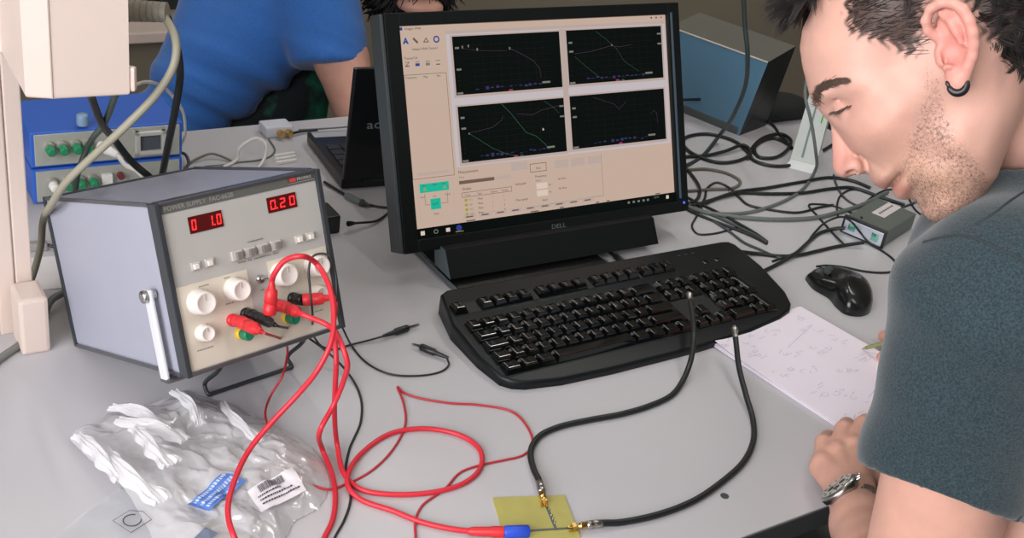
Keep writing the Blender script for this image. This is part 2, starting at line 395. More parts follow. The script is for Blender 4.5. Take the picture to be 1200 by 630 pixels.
# ================================================================== bench power supply
SX, SY, SYAW, STILT = -0.46406, 1.07156, 0.82368, 0.38662
PW, PH, PD = 0.1823, 0.1677, 0.2588
RS = Matrix.Rotation(SYAW, 3, 'Z') @ Matrix.Rotation(-STILT, 3, 'X')
psu = thing('power_supply', 'grey bench power supply with two red number displays, propped up on its wire stand', 'power supply', (SX, SY, 0), RS)
M_psu = mat('painted_steel_grey', (160, 162, 176), 0.38, var=0.02, scale=30, bump=0.04, bscale=500)
M_face = mat('front_panel_grey', (176, 173, 168), 0.5, var=0.015)
M_beige = mat('panel_beige', (205, 196, 180), 0.5, var=0.015)
M_strip = mat('panel_strip_dark', (92, 92, 88), 0.5)
M_trim = mat('frame_trim_metal', (120, 122, 126), 0.3, 0.8)
M_dtrim = mat('dark_corner_trim', (62, 66, 70), 0.35, 0.3)
F = -PD
bx = MB().box((0.002, F+0.008, 0.002), (PW-0.002, 0, PH-0.002), 0.003); bx.build('case', M_psu, psu)
fm = MB()
fm.use(M_dtrim)
fm.box((0, F-0.004, 0), (0.0055, F+0.012, PH), 0.001); fm.box((PW-0.0055, F-0.004, 0), (PW, F+0.012, PH), 0.001)
fm.use(M_trim)
fm.box((0.0055, F-0.003, PH-0.003), (PW-0.0055, F+0.012, PH+0.0006), 0.001); fm.box((0.0055, F-0.003, 0), (PW-0.0055, F+0.012, 0.004), 0.001)
for x in (0.0, PW-0.002):
    fm.box((x, F+0.012, PH-0.003), (x+0.002, 0.001, PH+0.0006)); fm.box((x, F+0.012, -0.0006), (x+0.002, 0.001, 0.003)); 
fm.use(M_dtrim); fm.box((-0.0005, -0.003, 0), (PW+0.0005, 0.002, PH), 0.001)
fm.build('frame_trim', None, psu)
MB().box((0.005, F, 0.003), (PW-0.005, F+0.01, PH-0.003)).build('front_panel', M_face, psu)
fp = MB().use(M_beige); y1 = F - 0.0006
fp.box((0.0065, y1, 0.005), (0.083, F+0.001, 0.0865)); fp.box((0.106, y1, 0.005), (PW-0.0065, F+0.001, 0.0885)); fp.box((0.083, y1, 0.005), (0.106, F+0.001, 0.034))
fp.build('control_panel', None, psu, 'beige lower panel around the knobs')
st = MB().use(M_strip); st.box((0.0055, F-0.0008, 0.1565), (PW-0.0055, F+0.001, 0.1665))
st.use(mat('faint_print', (150, 150, 144), 0.6)); st.text('POWER SUPPLY  FAC-662B', (0.0095, F-0.0011, 0.1588), 0.0062)
st.build('title_strip', None, psu, 'dark strip printed POWER SUPPLY FAC-662B')
bd = MB().use(mat('badge_dark', (70, 70, 68), 0.5)); bd.box((0.144, F-0.0014, 0.1585), (0.1755, F-0.0006, 0.1652), 0.0004)
bd.use(mat('badge_red', (200, 60, 60), 0.5)); bd.prism([(0,0)]*0 or [(0.1465,F-0.0018),(0.1535,F-0.0018),(0.1535,F-0.0014),(0.1465,F-0.0014)], 0.1602, 0.1638)
bd.use(mat('badge_print', (185, 180, 172), 0.5)); bd.text('PROMAX', (0.155, F-0.0016, 0.1604), 0.0042)
for z in (0.1586, 0.1648): bd.box((0.1442, F-0.0017, z), (0.1753, F-0.0012, z+0.0003))
bd.build('badge', None, psu)
# seven-segment displays
M_led = emis('led_on', (255, 40, 40), 2.6); M_ledoff = emis('led_window', (110, 14, 16), 0.55)
SEG = {'0': 'abcdef', '1': 'bc', '2': 'abged', ' ': ''}
def digit(mb, x, z, w, h, ch, dot=False, sh=0.08):
    t = 0.0013; y = F - 0.0016
    def seg(x0, z0, x1, z1): 
        q = lambda a, b: (a + (b-z)*sh, y, b)
        mb.raw([q(x0,z0), q(x1,z0), q(x1,z1), q(x0,z1)], [(0,1,2,3)])
    g = 0.0004
    S = {'a': (x+g, z+h-t, x+w-g, z+h), 'd': (x+g, z, x+w-g, z+t), 'g': (x+t, z+h/2-t/2, x+w-t, z+h/2+t/2),
         'f': (x, z+h/2+g, x+t, z+h-g), 'e': (x, z+g, x+t, z+h/2-g), 'b': (x+w-t, z+h/2+g, x+w, z+h-g), 'c': (x+w-t, z+g, x+w, z+h/2-g)}
    for c in SEG[ch]: seg(*S[c])
    if dot: seg(x+w+0.0008, z, x+w+0.0022, z+0.0014)
def display(x0, z0, w, h, chars):
    a = MB().use(M_ledoff); a.box((x0, F-0.0012, z0), (x0+w, F+0.001, z0+h), 0.0004)
    d = a.build('display', None, psu, 'red number display reading ' + ''.join(c + ('.' if dt else '') for c, dt in chars).strip())
    b = MB().use(M_led); n = len(chars); cw = w/n
    for i, (c, dt) in enumerate(chars): digit(b, x0+cw*i+cw*0.2, z0+h*0.19, cw*0.56, h*0.62, c, dt)
    b.build('digits', None, d)
display(0.0318, 0.1328, 0.0352, 0.0160, [('0', False), (' ', False), ('1', True), ('0', False)])
display(0.1176, 0.1346, 0.0333, 0.0152, [('0', True), ('2', False), ('0', False)])
M_btn = mat('button_grey', (190, 184, 176), 0.45); M_btnd = mat('button_dark', (120, 116, 110), 0.5)
for i, x in enumerate((0.0747, 0.0891, 0.1037, 0.1187)):
    b = MB().use(M_btn); b.box((x-0.0058, F-0.003, 0.0975), (x+0.0058, F+0.001, 0.1070), 0.0008); b.use(M_btnd); b.box((x-0.0018, F-0.0065, 0.0988), (x+0.0045, F-0.0028, 0.1055), 0.0006)
    b.build('push_button', None, psu)
for x in (0.0309, 0.0455, 0.1469, 0.1602):
    b = MB().use(M_btn); b.box((x-0.005, F-0.0022, 0.0985), (x+0.0045, F+0.001, 0.1062), 0.0006)
    b.use(mat('switch_white', (222, 216, 208), 0.4)); b.box((x-0.0035, F-0.0055, 0.0998), (x+0.0015, F-0.002, 0.1048), 0.0006)
    b.build('switch', None, psu)
pr = MB().use(mat('panel_print', (120, 118, 112), 0.6)); y = F - 0.0009
for x, z, w in ((0.089, 0.1115, 0.018), (0.030, 0.0815, 0.012), (0.055, 0.083, 0.009), (0.120, 0.0835, 0.012), (0.052, 0.058, 0.012), (0.014, 0.022, 0.02), (0.150, 0.0245, 0.012), (0.094, 0.062, 0.006), (0.075, 0.094, 0.048)):
    for k in range(int(w/0.0022)):
        if random.random() < 0.8: pr.box((x+k*0.0022, y, z), (x+k*0.0022+0.0014, y+0.0003, z+0.0011))
pr.build('printed_markings', None, psu)
tg = MB().use(M_steel); tg.lathe((0.0955, F, 0.0735), (0,-1,0), [(0,.0042),(0.002,.0042),(0.002,.003),(0.0045,.003)], 14); tg.cyl((0.0955, F-0.004, 0.0735), (0.0995, F-0.0115, 0.0760), 0.0013, 0.0019, 10)
tg.build('toggle_switch', None, psu)
M_knob = mat('knob_ivory', (222, 214, 206), 0.42, var=0.01)
for i, (x, z, r) in enumerate(((0.0265, 0.0685, 0.0125), (0.0655, 0.0710, 0.0115), (0.0250, 0.0385, 0.0085), (0.119, 0.0728, 0.0125), (0.158, 0.0725, 0.0115), (0.156, 0.0435, 0.0085))):
    k = MB().use(M_knob); hh = 0.0165 if r > 0.01 else 0.012
    k.lathe((x, F-0.0005, z), (0,-1,0), [(0,r*1.0),(0.002,r*1.02),(0.003,r*0.96),(hh-0.0015,r*0.90),(hh-0.0004,r*0.86),(hh,r*0.78),(hh+0.0001,r*0.70),(hh-0.0004,r*0.66),(hh-0.0004,0)], 32)
    kn = k.build('knob', None, psu)
    g = MB().use(mat('knob_mark', (180, 172, 164), 0.5)); g.box((x-0.0005, F-hh-0.0006, z+r*0.2), (x+0.0005, F-hh+0.0002, z+r*0.72)); g.build('pointer_line', None, kn)
M_red = mat('red_plastic', (214, 36, 48), 0.38, var=0.02); M_redd = mat('red_plug', (205, 40, 46), 0.42, var=0.02)
M_grn = mat('green_plastic', (22, 120, 84), 0.4); M_yel = mat('yellow_plastic', (225, 185, 40), 0.4)
def post_(x, z, m, name='binding_post', ln=0.016, m2=None):
    k = MB().use(m2 or m); k.lathe((x, F, z), (0,-1,0), [(0,.0062),(0.006,.0062),(0.006,.0046)], 20)
    k.use(m); k.lathe((x, F-0.006, z), (0,-1,0), [(0,.0046),(0.001,.0058),(ln-0.006,.0058),(ln-0.0048,.0048)], 20); k.build(name, None, psu)
TR1, TB1, TG1 = (0.0575, 0.0420), (0.0730, 0.0440), (0.0640, 0.0270)
TR2, TB2, TG2 = (0.107, 0.0440), (0.1275, 0.0455), (0.1170, 0.0285)
post_(*TR1, M_red); post_(*TB1, M_black); post_(*TR2, M_red); post_(*TB2, M_black, ln=0.02)
post_(*TG1, M_grn, m2=M_yel, ln=0.017); post_(*TG2, M_grn, m2=M_yel, ln=0.017)
# carrying handle folded down, bail and feet
M_hand = mat('handle_white', (214, 214, 216), 0.35)
for s, x in ((-1, -0.004), (1, PW+0.004)):
    h = MB(); h.box((min(x, x+s*0.004), -0.234, -0.004), (max(x, x+s*0.004), -0.220, 0.086), 0.0018)
    hd = h.build('handle_arm', M_hand, psu)
    b = MB(); b.lathe((x-s*0.004, -0.227, 0.080), (s,0,0), [(0,.005),(0.009,.005),(0.010,.0065),(0.013,.006),(0.0135,.003)], 18); b.build('pivot_bolt', M_steel, hd)
hb = MB(); hb.box((-0.008, -0.236, -0.007), (PW+0.008, -0.218, -0.002), 0.002); hb.build('handle_bar', M_trim, psu)
Ip = inv(psu); A1 = Ip @ at(245, 462, 0.0025); B1 = Ip @ at(342, 430, 0.0025)
bl = MB(); bl.tube(cr([(A1.x, -0.205, -0.001), (A1.x, -0.18, -0.025), A1 + Vector((0,0.006,0.010)), A1, A1.lerp(B1, 0.06), A1.lerp(B1, 0.94), B1, B1 + Vector((0,0.006,0.010)), (B1.x, -0.18, -0.025), (B1.x, -0.205, -0.001)], 5), 0.0024, 8)
bl.build('bail_stand', M_dtrim, psu, 'grey wire stand under the front')
for x in (0.02, PW-0.02):
    MB().lathe((x, -0.012, 0.0005), (0,0,-1), [(0,.008),(0.0035,.007)], 14).build('foot', M_black, psu)
PX = psu.matrix_world if False else (Matrix.Translation(Vector((SX, SY, 0))) @ RS.to_4x4())
def pw(x, y, z): return PX @ Vector((x, y, z))      # power-supply coordinates to the room

# ================================================================== test leads
M_rl = mat('red_silicone', (206, 40, 56), 0.4, var=0.02); M_rl2 = mat('red_thin_pvc', (178, 40, 52), 0.42)
def plug(mb, a, d, m, ln=0.034, r=0.0052, tip=None):
    a = Vector(a); d = Vector(d).normalized(); mb.use(m)
    mb.lathe(a, d, [(0,r*0.9),(0.001,r),(ln*0.30,r),(ln*0.32,r*0.86),(ln*0.36,r*0.86),(ln*0.38,r),(ln*0.74,r*0.94),(ln*0.80,r*0.62),(ln,r*0.42)], 18)
    if tip: mb.use(M_steel); mb.lathe(a, -d, [(0,.0019),(tip*0.4,.0021),(tip*0.9,.0019),(tip,.001)], 12)
nF = (RS @ Vector((0,-1,0)))                         # out of the front panel
def lead(name, label, ctrl, r, m, plugs, z0=None, n=9):
    P = cr(pts3(ctrl, r if z0 is None else z0), n); o = thing(name, label, 'test lead', P[0])
    b = MB(); b.X = inv(o); b.tube(P, r, 10); b.build('cord', m, o)
    for (a, d, mm, ln, rr, tip, lb) in plugs:
        c = MB(); c.X = inv(o); plug(c, a, d, mm, ln, rr, tip); c.build('banana_plug', None, o, lb)
    return o
# plug seats in front of the binding posts
sR1 = pw(TR1[0], F-0.0165, TR1[1]); sB1 = pw(TB1[0], F-0.0165, TB1[1]); sR2 = pw(TR2[0], F-0.0165, TR2[1]); sB2 = pw(TB2[0], F-0.0205, TB2[1])
side = (nF + Vector((0.0,-0.05,-0.12))).normalized()
eR1 = sR1 + side*0.039
lead('test_lead', 'thin red lead from the lower left red socket, zigzagging over the bare desk', [eR1, eR1+side*0.008, (337,412,0.045), (331,440,0.03), (318,462,0.01), (311,482,0.012), (313,497,0.012), (325,530,0.012), (350,560,0.010), (383,573,0.003), (403,568), (433,553), (460,527), (475,497), (473,472), (466,453), (472,459), (487,465), (527,472), (560,474), (600,482), (618,500), (624,520), (613,533), (590,539), (566,544), (540,553), (521,573), (495,592), (487,610), (487,627), (489,660)], 0.0013, M_rl2,
     [(sR1, side, M_redd, 0.040, 0.0064, None, 'red plug in the left red socket')])
eB1 = sB1 + side*0.036
lead('test_lead', 'thin black lead dropping from the black plug and running off below the red loops', [eB1, eB1+side*0.006, (362,396,0.03), (388,416,0.012), (408,437,0.003), (422,463), (423,493), (409,528), (405,560), (411,583), (404,608), (392,630), (380,660)], 0.0013, M_cblk,
     [(sB1, side, M_black, 0.040, 0.0054, None, 'black plug in the left black socket')])
# upright red plug on top of the black one, arched red lead
dU = (sB1 + side*0.014 - CAM).dot(_f); sU = dep(316, 368, dU-0.004); up = (dep(318, 340, dU-0.010) - sU).normalized()
eU = sU + up*0.030
tb0 = thing  # keep name space tidy
lead('test_lead', 'thick red lead arching from the upright red plug and looping left over the plastic bag', [eU, eU+up*0.004, dep(322,320,dU-0.02), dep(334,305,dU-0.025), dep(353,300,dU-0.03), dep(371,309,1.12), dep(385,333,1.11), dep(391,365,1.10), dep(388,400,1.09), dep(373,432,1.09), dep(348,463,1.10), dep(318,495,1.10), dep(292,527,1.09), dep(274,565,1.06), dep(267,600,1.03), dep(275,630,1.01), (300,665)], 0.0027, M_rl,
     [(sU, up, M_redd, 0.032, 0.0064, 0.008, 'upright red plug stacked on the black plug')])
eR2 = sR2 + side*0.026
sR3 = eR2 - up*0 + (RS @ Vector((0.014, 0.004, 0.004)))
rt = (RS @ Vector((0.75, -0.65, -0.05))).normalized()
sR3 = pw(TB2[0], F-0.0205, TB2[1]); 
lead('test_lead', 'thick red lead from the middle red plug hanging down and off past the bag', [eR2, eR2+side*0.010, dep(386,382,1.13), dep(400,403,1.10), dep(407,425,1.10), dep(402,448,1.12), dep(390,476,1.13), dep(376,502,1.12), (378,527,0.006), (388,552), (393,580), (390,608), (380,630), (365,660)], 0.0027, M_rl,
     [(sR2, side, M_redd, 0.032, 0.0060, None, 'red plug in the right red socket')])
eR3 = sR3 + rt*0.024
bd_y = 0.0
o = lead('test_lead', 'thick red lead coiled on the desk, ending in a red and blue plug', [eR3, eR3+rt*0.006, dep(391,385,1.13), dep(394,420,1.12), dep(393,450,1.13), dep(392,480,1.15), (395,520,0.008), (404,556,0.002), (423,573), (460,579), (510,576), (545,565), (563,548), (562,526), (540,510), (500,502), (460,507), (428,527), (410,550,0.003), (408,570,0.003), (423,585), (460,598), (493,611), (527,619), (550,622)], 0.0027, M_rl,
     [(sR3, rt, M_redd, 0.026, 0.0064, None, 'red plug in the right black socket')])
c = MB(); c.X = inv(o); a = at(549,622,0.005); b = at(590,623,0.006); c.use(M_redd)
d = (b-a); c.lathe(a, d, [(0,.003),(0.003,.0042),(d.length*0.62,.0048),(d.length*0.72,.0056),(d.length,.0056)], 16); c.build('banana_plug', None, o, 'red plug beside the circuit board')
c = MB(); c.X = inv(o); b2 = at(620,622,0.006); d = (b2-b); c.use(mat('blue_plastic', (40, 78, 200), 0.45)); c.lathe(b, d, [(0,.0052),(0.002,.0062),(d.length-0.001,.0062),(d.length,.005)], 16); c.build('plug_sleeve', None, o, 'blue sleeve on the board-side plug')

# audio cable hung over the right knob, a jack at each end
K5 = pw(0.158, F-0.012, 0.0725)
P = cr([at(452,393,0.006), at(430,399,0.003), at(410,404,0.002), at(393,409,0.0015), at(378,406,0.004), at(369,396,0.02), dep(366,364,1.155), dep(363,335,1.15), dep(362,315,1.15), dep(366,301,1.15), dep(376,297,1.15), dep(386,300,1.15), dep(393,318,1.155), dep(395,352,1.16), at(402,385,0.02), at(411,403,0.004), at(430,425,0.0015), at(457,438,0.0015), at(490,440,0.0015), at(517,435,0.0015), at(526,427,0.003), at(524,420,0.005)], 8)
au = thing('audio_cable', 'thin black audio cable hooked over the right knob with a jack plug at each end', 'cable', at(452,393,0))
b = MB(); b.X = inv(au); b.tube(P, 0.0012, 8); b.build('cord', M_cblk, au)
def jack(parent, a, b_, tip, m=M_black):
    c = MB(); c.X = inv(parent); a = Vector(a); b_ = Vector(b_); d = (b_-a); L = d.length; c.use(m)
    c.lathe(a, d, [(0,.0018),(L*0.12,.0022),(L*0.45,.0030),(L*0.5,.0044),(L*0.96,.0044),(L,.0036)], 16)
    c.use(M_steel); e = Vector(tip) - b_; c.lathe(b_, e, [(0,.0030),(e.length*0.12,.0030),(e.length*0.14,.0018),(e.length*0.8,.0018),(e.length*0.86,.0013),(e.length*0.93,.0019),(e.length,.0005)], 12)
    return c.build('jack_plug', None, parent)
jack(au, at(449,393.5,0.0048), at(478,384,0.0048), at(491,380,0.0048))
jack(au, at(525,419,0.0048), at(493,406,0.0048), at(482,402.5,0.0048))

# ================================================================== circuit board and coax cables
a_, b_, c_ = at(577,584), at(661,581), at(675,627)
ux = (b_-a_); PBW = ux.length; ux.normalize(); uy = Vector((-ux.y, ux.x, 0)); PBD = 0.062
pcb = thing('circuit_board', 'small bare yellowish circuit board with two dark traces and gold connectors', 'circuit board', a_ - uy*PBD, math.atan2(ux.y, ux.x))
MB().box((0,0,0), (PBW, PBD, 0.0016), 0.0002).build('board', mat('fr4_yellow', (176, 168, 88), 0.4, var=0.08, scale=70), pcb)
Ib = inv(pcb); j1 = Ib @ at(638,587,0.0016); j2 = Ib @ at(652,621,0.0016); j3 = Ib @ at(678,618,0.0016); j0 = Ib @ at(612,622,0.0016)
tr = MB(); 
def strip_(mb, p, q, w, z0, z1):
    d = (q-p); d.z = 0; d.normalize(); n = Vector((-d.y, d.x, 0))*w/2
    mb.prism([tuple((p-n)[:2]), tuple((q-n)[:2]), tuple((q+n)[:2]), tuple((p+n)[:2])], z0, z1)
strip_(tr, j1, j2, 0.0028, 0.0016, 0.0019); strip_(tr, j0, j3, 0.0028, 0.0016, 0.00195)
tr.build('trace', mat('tinned_trace', (96, 98, 92), 0.4, 0.5), pcb)
sl = MB().use(M_steel)
for t in (0.3, 0.5, 0.62, 0.75): p = j1.lerp(j2, t); sl.ell((p.x+0.0012, p.y, 0.0022), (0.0012,0.0014,0.0009), 8, 5)
sl.build('solder_blob', None, pcb)
def sma(parent, p, d, name='coax_socket'):
    d = d.normalized(); c = MB().use(M_gold); s_ = Vector((-d.y, d.x, 0))
    c.X = Matrix.Translation(p) @ Matrix((d, s_, Vector((0,0,1)))).transposed().to_4x4()
    c.box((-0.002,-0.0032,0), (0.002,0.0032,0.006), 0.0003)
    for sgn in (-1,1):
        c.cyl((-0.006, sgn*0.0026, 0.0012), (0,sgn*0.0026,0.0012), 0.0007, n=8)
    c.cyl((-0.006,0,0.003), (0,0,0.003), 0.0006, n=8)
    c.lathe((0.002,0,0.0035), (1,0,0), [(0,.0026),(0.004,.0026),(0.004,.0032),(0.0055,.0032)], 16)
    return c.build(name, None, parent)
v1 = Ib.to_3x3() @ (at(633,572,0.004) - at(638,592,0.004)); v2 = Ib.to_3x3() @ (at(700,616,0.004) - at(676,619,0.004)); v1.z = v2.z = 0
c1 = Ib @ at(637,590,0.0016); c2 = Ib @ at(672,620,0.0016); sma(pcb, c1, v1); sma(pcb, c2, v2)
def coax(label, seq, c_at, dirv, tail):
    d = Vector(dirv).normalized(); s0 = Vector(c_at)
    P = cr([s0 + d*0.018, s0 + d*0.024] + pts3(seq, 0.0036), 10)
    o = thing('coax_cable', label, 'cable', s0)
    b = MB(); b.X = inv(o); b.tube(P, 0.0034, 12); b.build('cord', M_cblk, o)
    b = MB(); b.X = inv(o); b.use(M_gold); b.lathe(s0, d, [(0,.0036),(0.005,.0036),(0.005,.0028)], 6, False); b.use(M_steel); b.lathe(s0 + d*0.005, d, [(0,.0030),(0.001,.0042),(0.006,.0042),(0.0065,.0036),(0.008,.0042),(0.016,.0040),(0.0165,.003)], 18)
    b.build('connector', None, o)
    e = P[-1]; dd = (P[-1]-P[-3]).normalized(); b = MB(); b.X = inv(o); b.use(M_steel); b.lathe(e, dd, [(0,.0036),(0.010,.0036),(0.011,.0042),(0.016,.0042),(0.0165,.003),(0.018,.003)], 16)
    b.build('end_connector', None, o, tail)
W1 = pcb.matrix_world if False else (Matrix.Translation(a_ - uy*PBD) @ Matrix.Rotation(math.atan2(ux.y, ux.x), 4, 'Z'))
d1 = (W1.to_3x3() @ v1).normalized(); d2 = (W1.to_3x3() @ v2).normalized()
coax('black coax cable from the circuit board up over the middle of the keyboard', [(625,548), (622,528), (632,511), (655,500), (690,492), (728,485), (762,475), (788,462), (803,440,0.004), (810,420,0.02), (813,395,0.034), (812,370,0.038), (809,352,0.040)], W1 @ (c1 + v1.normalized()*0.0082 + Vector((0,0,0.0035))), d1, 'silver end resting on the keys')
coax('black coax cable curving right from the circuit board, silver tip by the notebook', [(725,612), (770,603), (812,587), (845,565), (872,540), (883,515), (882,490), (874,462,0.006), (866,430,0.018), (863,405,0.030), (862,396,0.034)], W1 @ (c2 + v2.normalized()*0.0082 + Vector((0,0,0.0035))), d2, 'silver tip over the notebook corner')

# ================================================================== plastic bags
def bag_mat(name, tint, trans, rough):
    m = bpy.data.materials.new(name); m.use_nodes = True; nt = m.node_tree; N = nt.nodes; L = nt.links; N.clear()
    out = N.new('ShaderNodeOutputMaterial'); tr = N.new('ShaderNodeBsdfTransparent'); tr.inputs[0].default_value = (0.97, 0.97, 0.97, 1)
    b = N.new('ShaderNodeBsdfPrincipled'); b.inputs['Base Color'].default_value = tint + (1,); b.inputs['Roughness'].default_value = rough; b.inputs['Specular IOR Level'].default_value = 1.0
    lw = N.new('ShaderNodeLayerWeight'); lw.inputs[0].default_value = 0.45
    mr = N.new('ShaderNodeMapRange'); mr.inputs[3].default_value = 1-trans; mr.inputs[4].default_value = 0.9
    mx = N.new('ShaderNodeMixShader'); L.new(lw.outputs['Facing'], mr.inputs[0]); L.new(mr.outputs[0], mx.inputs[0])
    g = N.new('ShaderNodeBsdfGlossy'); g.inputs['Roughness'].default_value = 0.06; g.inputs[0].default_value = (1,1,1,1)
    fr = N.new('ShaderNodeFresnel'); fr.inputs[0].default_value = 1.5
    L.new(tr.outputs[0], mx.inputs[1]); L.new(b.outputs[0], mx.inputs[2])
    tl = N.new('ShaderNodeBsdfTranslucent'); tl.inputs[0].default_value = (0.97,0.97,0.98,1); ad = N.new('ShaderNodeMixShader'); ad.inputs[0].default_value = 0.25; L.new(b.outputs[0], ad.inputs[1]); L.new(tl.outputs[0], ad.inputs[2]); L.new(ad.outputs[0], mx.inputs[2])
    mx2 = N.new('ShaderNodeMixShader'); L.new(fr.outputs[0], mx2.inputs[0]); L.new(mx.outputs[0], mx2.inputs[1]); L.new(g.outputs[0], mx2.inputs[2]); L.new(mx2.outputs[0], out.inputs[0])
    MATS[name] = m; return m
M_film = bag_mat('clear_film', (0.98, 0.97, 0.99), 0.48, 0.16)
def inpoly(x, y, P):
    r = np.zeros(x.shape, bool); n = len(P)
    for i in range(n):
        x0, y0 = P[i]; x1, y1 = P[(i+1) % n]
        c = ((y0 > y) != (y1 > y)) & (x < (x1-x0)*(y-y0)/((y1-y0) if y1 != y0 else 1e-9) + x0); r ^= c
    return r
def pdist(x, y, P):
    d = np.full(x.shape, 1e9); n = len(P)
    for i in range(n):
        x0, y0 = P[i]; x1, y1 = P[(i+1) % n]; dx, dy = x1-x0, y1-y0
        t = np.clip(((x-x0)*dx + (y-y0)*dy)/(dx*dx+dy*dy+1e-12), 0, 1); d = np.minimum(d, np.hypot(x-x0-t*dx, y-y0-t*dy))
    return np.where(inpoly(x, y, P), d, -d)
def crumple(x, y, seed, scales):
    r = np.random.default_rng(seed); z = np.zeros(x.shape)
    for sc, amp, n in scales:                      # sums of folded planes give flat facets with sharp creases
        for _ in range(n):
            a = r.uniform(0, 2*PI); ph = r.uniform(0, 1); wv = sc*r.uniform(0.7, 1.4)
            bend = 0.25*sc*np.sin((x*math.sin(a) - y*math.cos(a))/(sc*1.7) + r.uniform(0, 6))
            u = (x*math.cos(a) + y*math.sin(a) + bend)/wv + ph; z = z + amp*(np.abs((u % 1.0)*2 - 1) - 0.5)
    return z
bag_px = [(82,516),(88,505),(102,498),(114,498),(124,486),(150,482),(178,474),(200,466),(214,458),(228,463),(252,469),(272,474),(296,486),(318,499),(344,510),(364,524),(380,545),(386,566),(381,584),(372,597),(344,612),(330,640),(300,662),(240,676),(185,655),(172,622),(160,600),(146,574),(126,552),(106,540)]
bp = [at(x, y, 0.0)[:] for x, y in bag_px]; bag = thing('plastic_bag', 'crumpled clear plastic bag with a blue label and a barcode sticker, nearest the power supply', 'plastic bag', at(240,560,0))
BC = at(240,560,0); bp2 = [(p[0]-BC.x, p[1]-BC.y) for p in bp]
def facets(x, y, seed, k, slope, blend):
    # film broken into tilted flat patches with sharp folds between them
    r = np.random.default_rng(seed); cx = r.uniform(-0.2, 0.2, k); cy = r.uniform(-0.2, 0.2, k); a = r.uniform(0, 2*PI, k); sl = slope*r.uniform(0.3, 1.0, k)
    an = np.arctan2(cy - 0.05, cx + 0.22) + r.normal(0, 0.5, k); st = r.uniform(1.5, 3.2, k)
    num = np.zeros(x.shape); den = np.zeros(x.shape); best = np.full(x.shape, 1e9); size = 0.4/math.sqrt(k); W_n = int(size*4.5/(x[1,0]-x[0,0])); h_ = x[1,0]-x[0,0]
    def win(i):
        a_, b_ = int((cx[i]-x[0,0])/h_), int((cy[i]-y[0,0])/h_); return (slice(max(0, a_-W_n), max(0, a_+W_n)), slice(max(0, b_-W_n), max(0, b_+W_n)))
    def uvd(i, w_):
        dx, dy = x[w_]-cx[i], y[w_]-cy[i]; u = dx*np.cos(an[i]) + dy*np.sin(an[i]); v = -dx*np.sin(an[i]) + dy*np.cos(an[i]); return u, v, np.hypot(u/st[i], v)
    for i in range(k):
        w_ = win(i); best[w_] = np.minimum(best[w_], uvd(i, w_)[2])
    for i in range(k):
        w_ = win(i); u, v, d = uvd(i, w_); q = d - best[w_]; w = np.where(q < blend*3, np.exp(-q/(blend*0.35)), 0)
        num[w_] += w*np.clip((u*np.cos(a[i])/st[i] + v*np.sin(a[i]))*sl[i], -size*0.35, size*0.35); den[w_] += w
    return num/np.maximum(den, 1e-9)
def bag_height(x, y):
    d = pdist(x, y, bp2); env = 1 - np.exp(-np.maximum(d, 0)/0.030)
    z = env*(0.022 + crumple(x, y, 5, [(0.11, 0.0060, 3)]) + facets(x, y, 3, 70, 0.55, 0.006) + facets(x, y, 8, 260, 0.50, 0.0028) + facets(x, y, 21, 700, 0.35, 0.0014))
    return d, np.maximum(z, 0.0) + 0.0012
h = 0.0013; gx = np.arange(-0.20, 0.20, h); gy = np.arange(-0.16, 0.16, h); GX, GY = np.meshgrid(gx, gy, indexing='ij')
d, Z = bag_height(GX, GY); ZG = Z
def zbag(x, y):
    i = min(max((x-gx[0])/h, 0), len(gx)-2); j = min(max((y-gy[0])/h, 0), len(gy)-2); a, b = int(i), int(j); fi, fj = i-a, j-b
    return float(ZG[a,b]*(1-fi)*(1-fj) + ZG[a+1,b]*fi*(1-fj) + ZG[a,b+1]*(1-fi)*fj + ZG[a+1,b+1]*fi*fj)
def grid_faces(mask):
    nx, ny = mask.shape; idx = -np.ones(mask.shape, int); idx[mask] = np.arange(mask.sum())
    q = np.stack([idx[:-1,:-1], idx[1:,:-1], idx[1:,1:], idx[:-1,1:]], -1).reshape(-1, 4); return q[(q >= 0).all(1)]
mk = d > -0.001; Q = grid_faces(mk); V = np.stack([GX[mk], GY[mk], Z[mk]], 1)
npmesh('upper_film', V, Q, M_film, bag)
# twisted flaps sticking out on the left and top
fl = MB(); fl.X = inv(bag)
def flap(a, b, w, z0, z1, seed):
    r = np.random.default_rng(seed); A = at(*a, z0); B = at(*b, z1); D = (B-A); N_ = Vector((-D.y, D.x, 0)).normalized(); n, m_ = 26, 9
    vs = []
    for i in range(n+1):
        for j in range(m_+1):
            t = i/n; s_ = (j/m_-0.5)*w*(1.0-0.45*t)*(0.8+0.2*math.sin(i*0.7+seed)); vs.append(A + D*t + N_*(s_ + 0.004*math.sin(t*4+seed)) + Vector((0,0,(0.0 if j % 2 else 1.0)*w*0.20*(0.6+0.4*math.sin(i*0.3+j)) + w*0.5*math.sin(PI*t)*(1-(2*j/m_-1)**2) + 0.001)))
    fl.raw(vs, [(i*(m_+1)+j, (i+1)*(m_+1)+j, (i+1)*(m_+1)+j+1, i*(m_+1)+j+1) for i in range(n) for j in range(m_)], False)
for a_1, b_1, w1, z_0, z_1, sd in (((150,560),(84,514),0.022,0.02,0.012,1),((200,500),(128,480),0.018,0.030,0.022,2),((235,500),(205,459),0.016,0.03,0.035,3),((215,520),(140,492),0.02,0.034,0.024,4),((300,520),(262,472),0.014,0.03,0.02,5),((190,590),(120,530),0.024,0.028,0.016,6),((205,545),(150,505),0.022,0.038,0.03,7)): flap(a_1, b_1, w1, z_0, z_1, sd)
fl.build('folded_flap', M_film, bag)
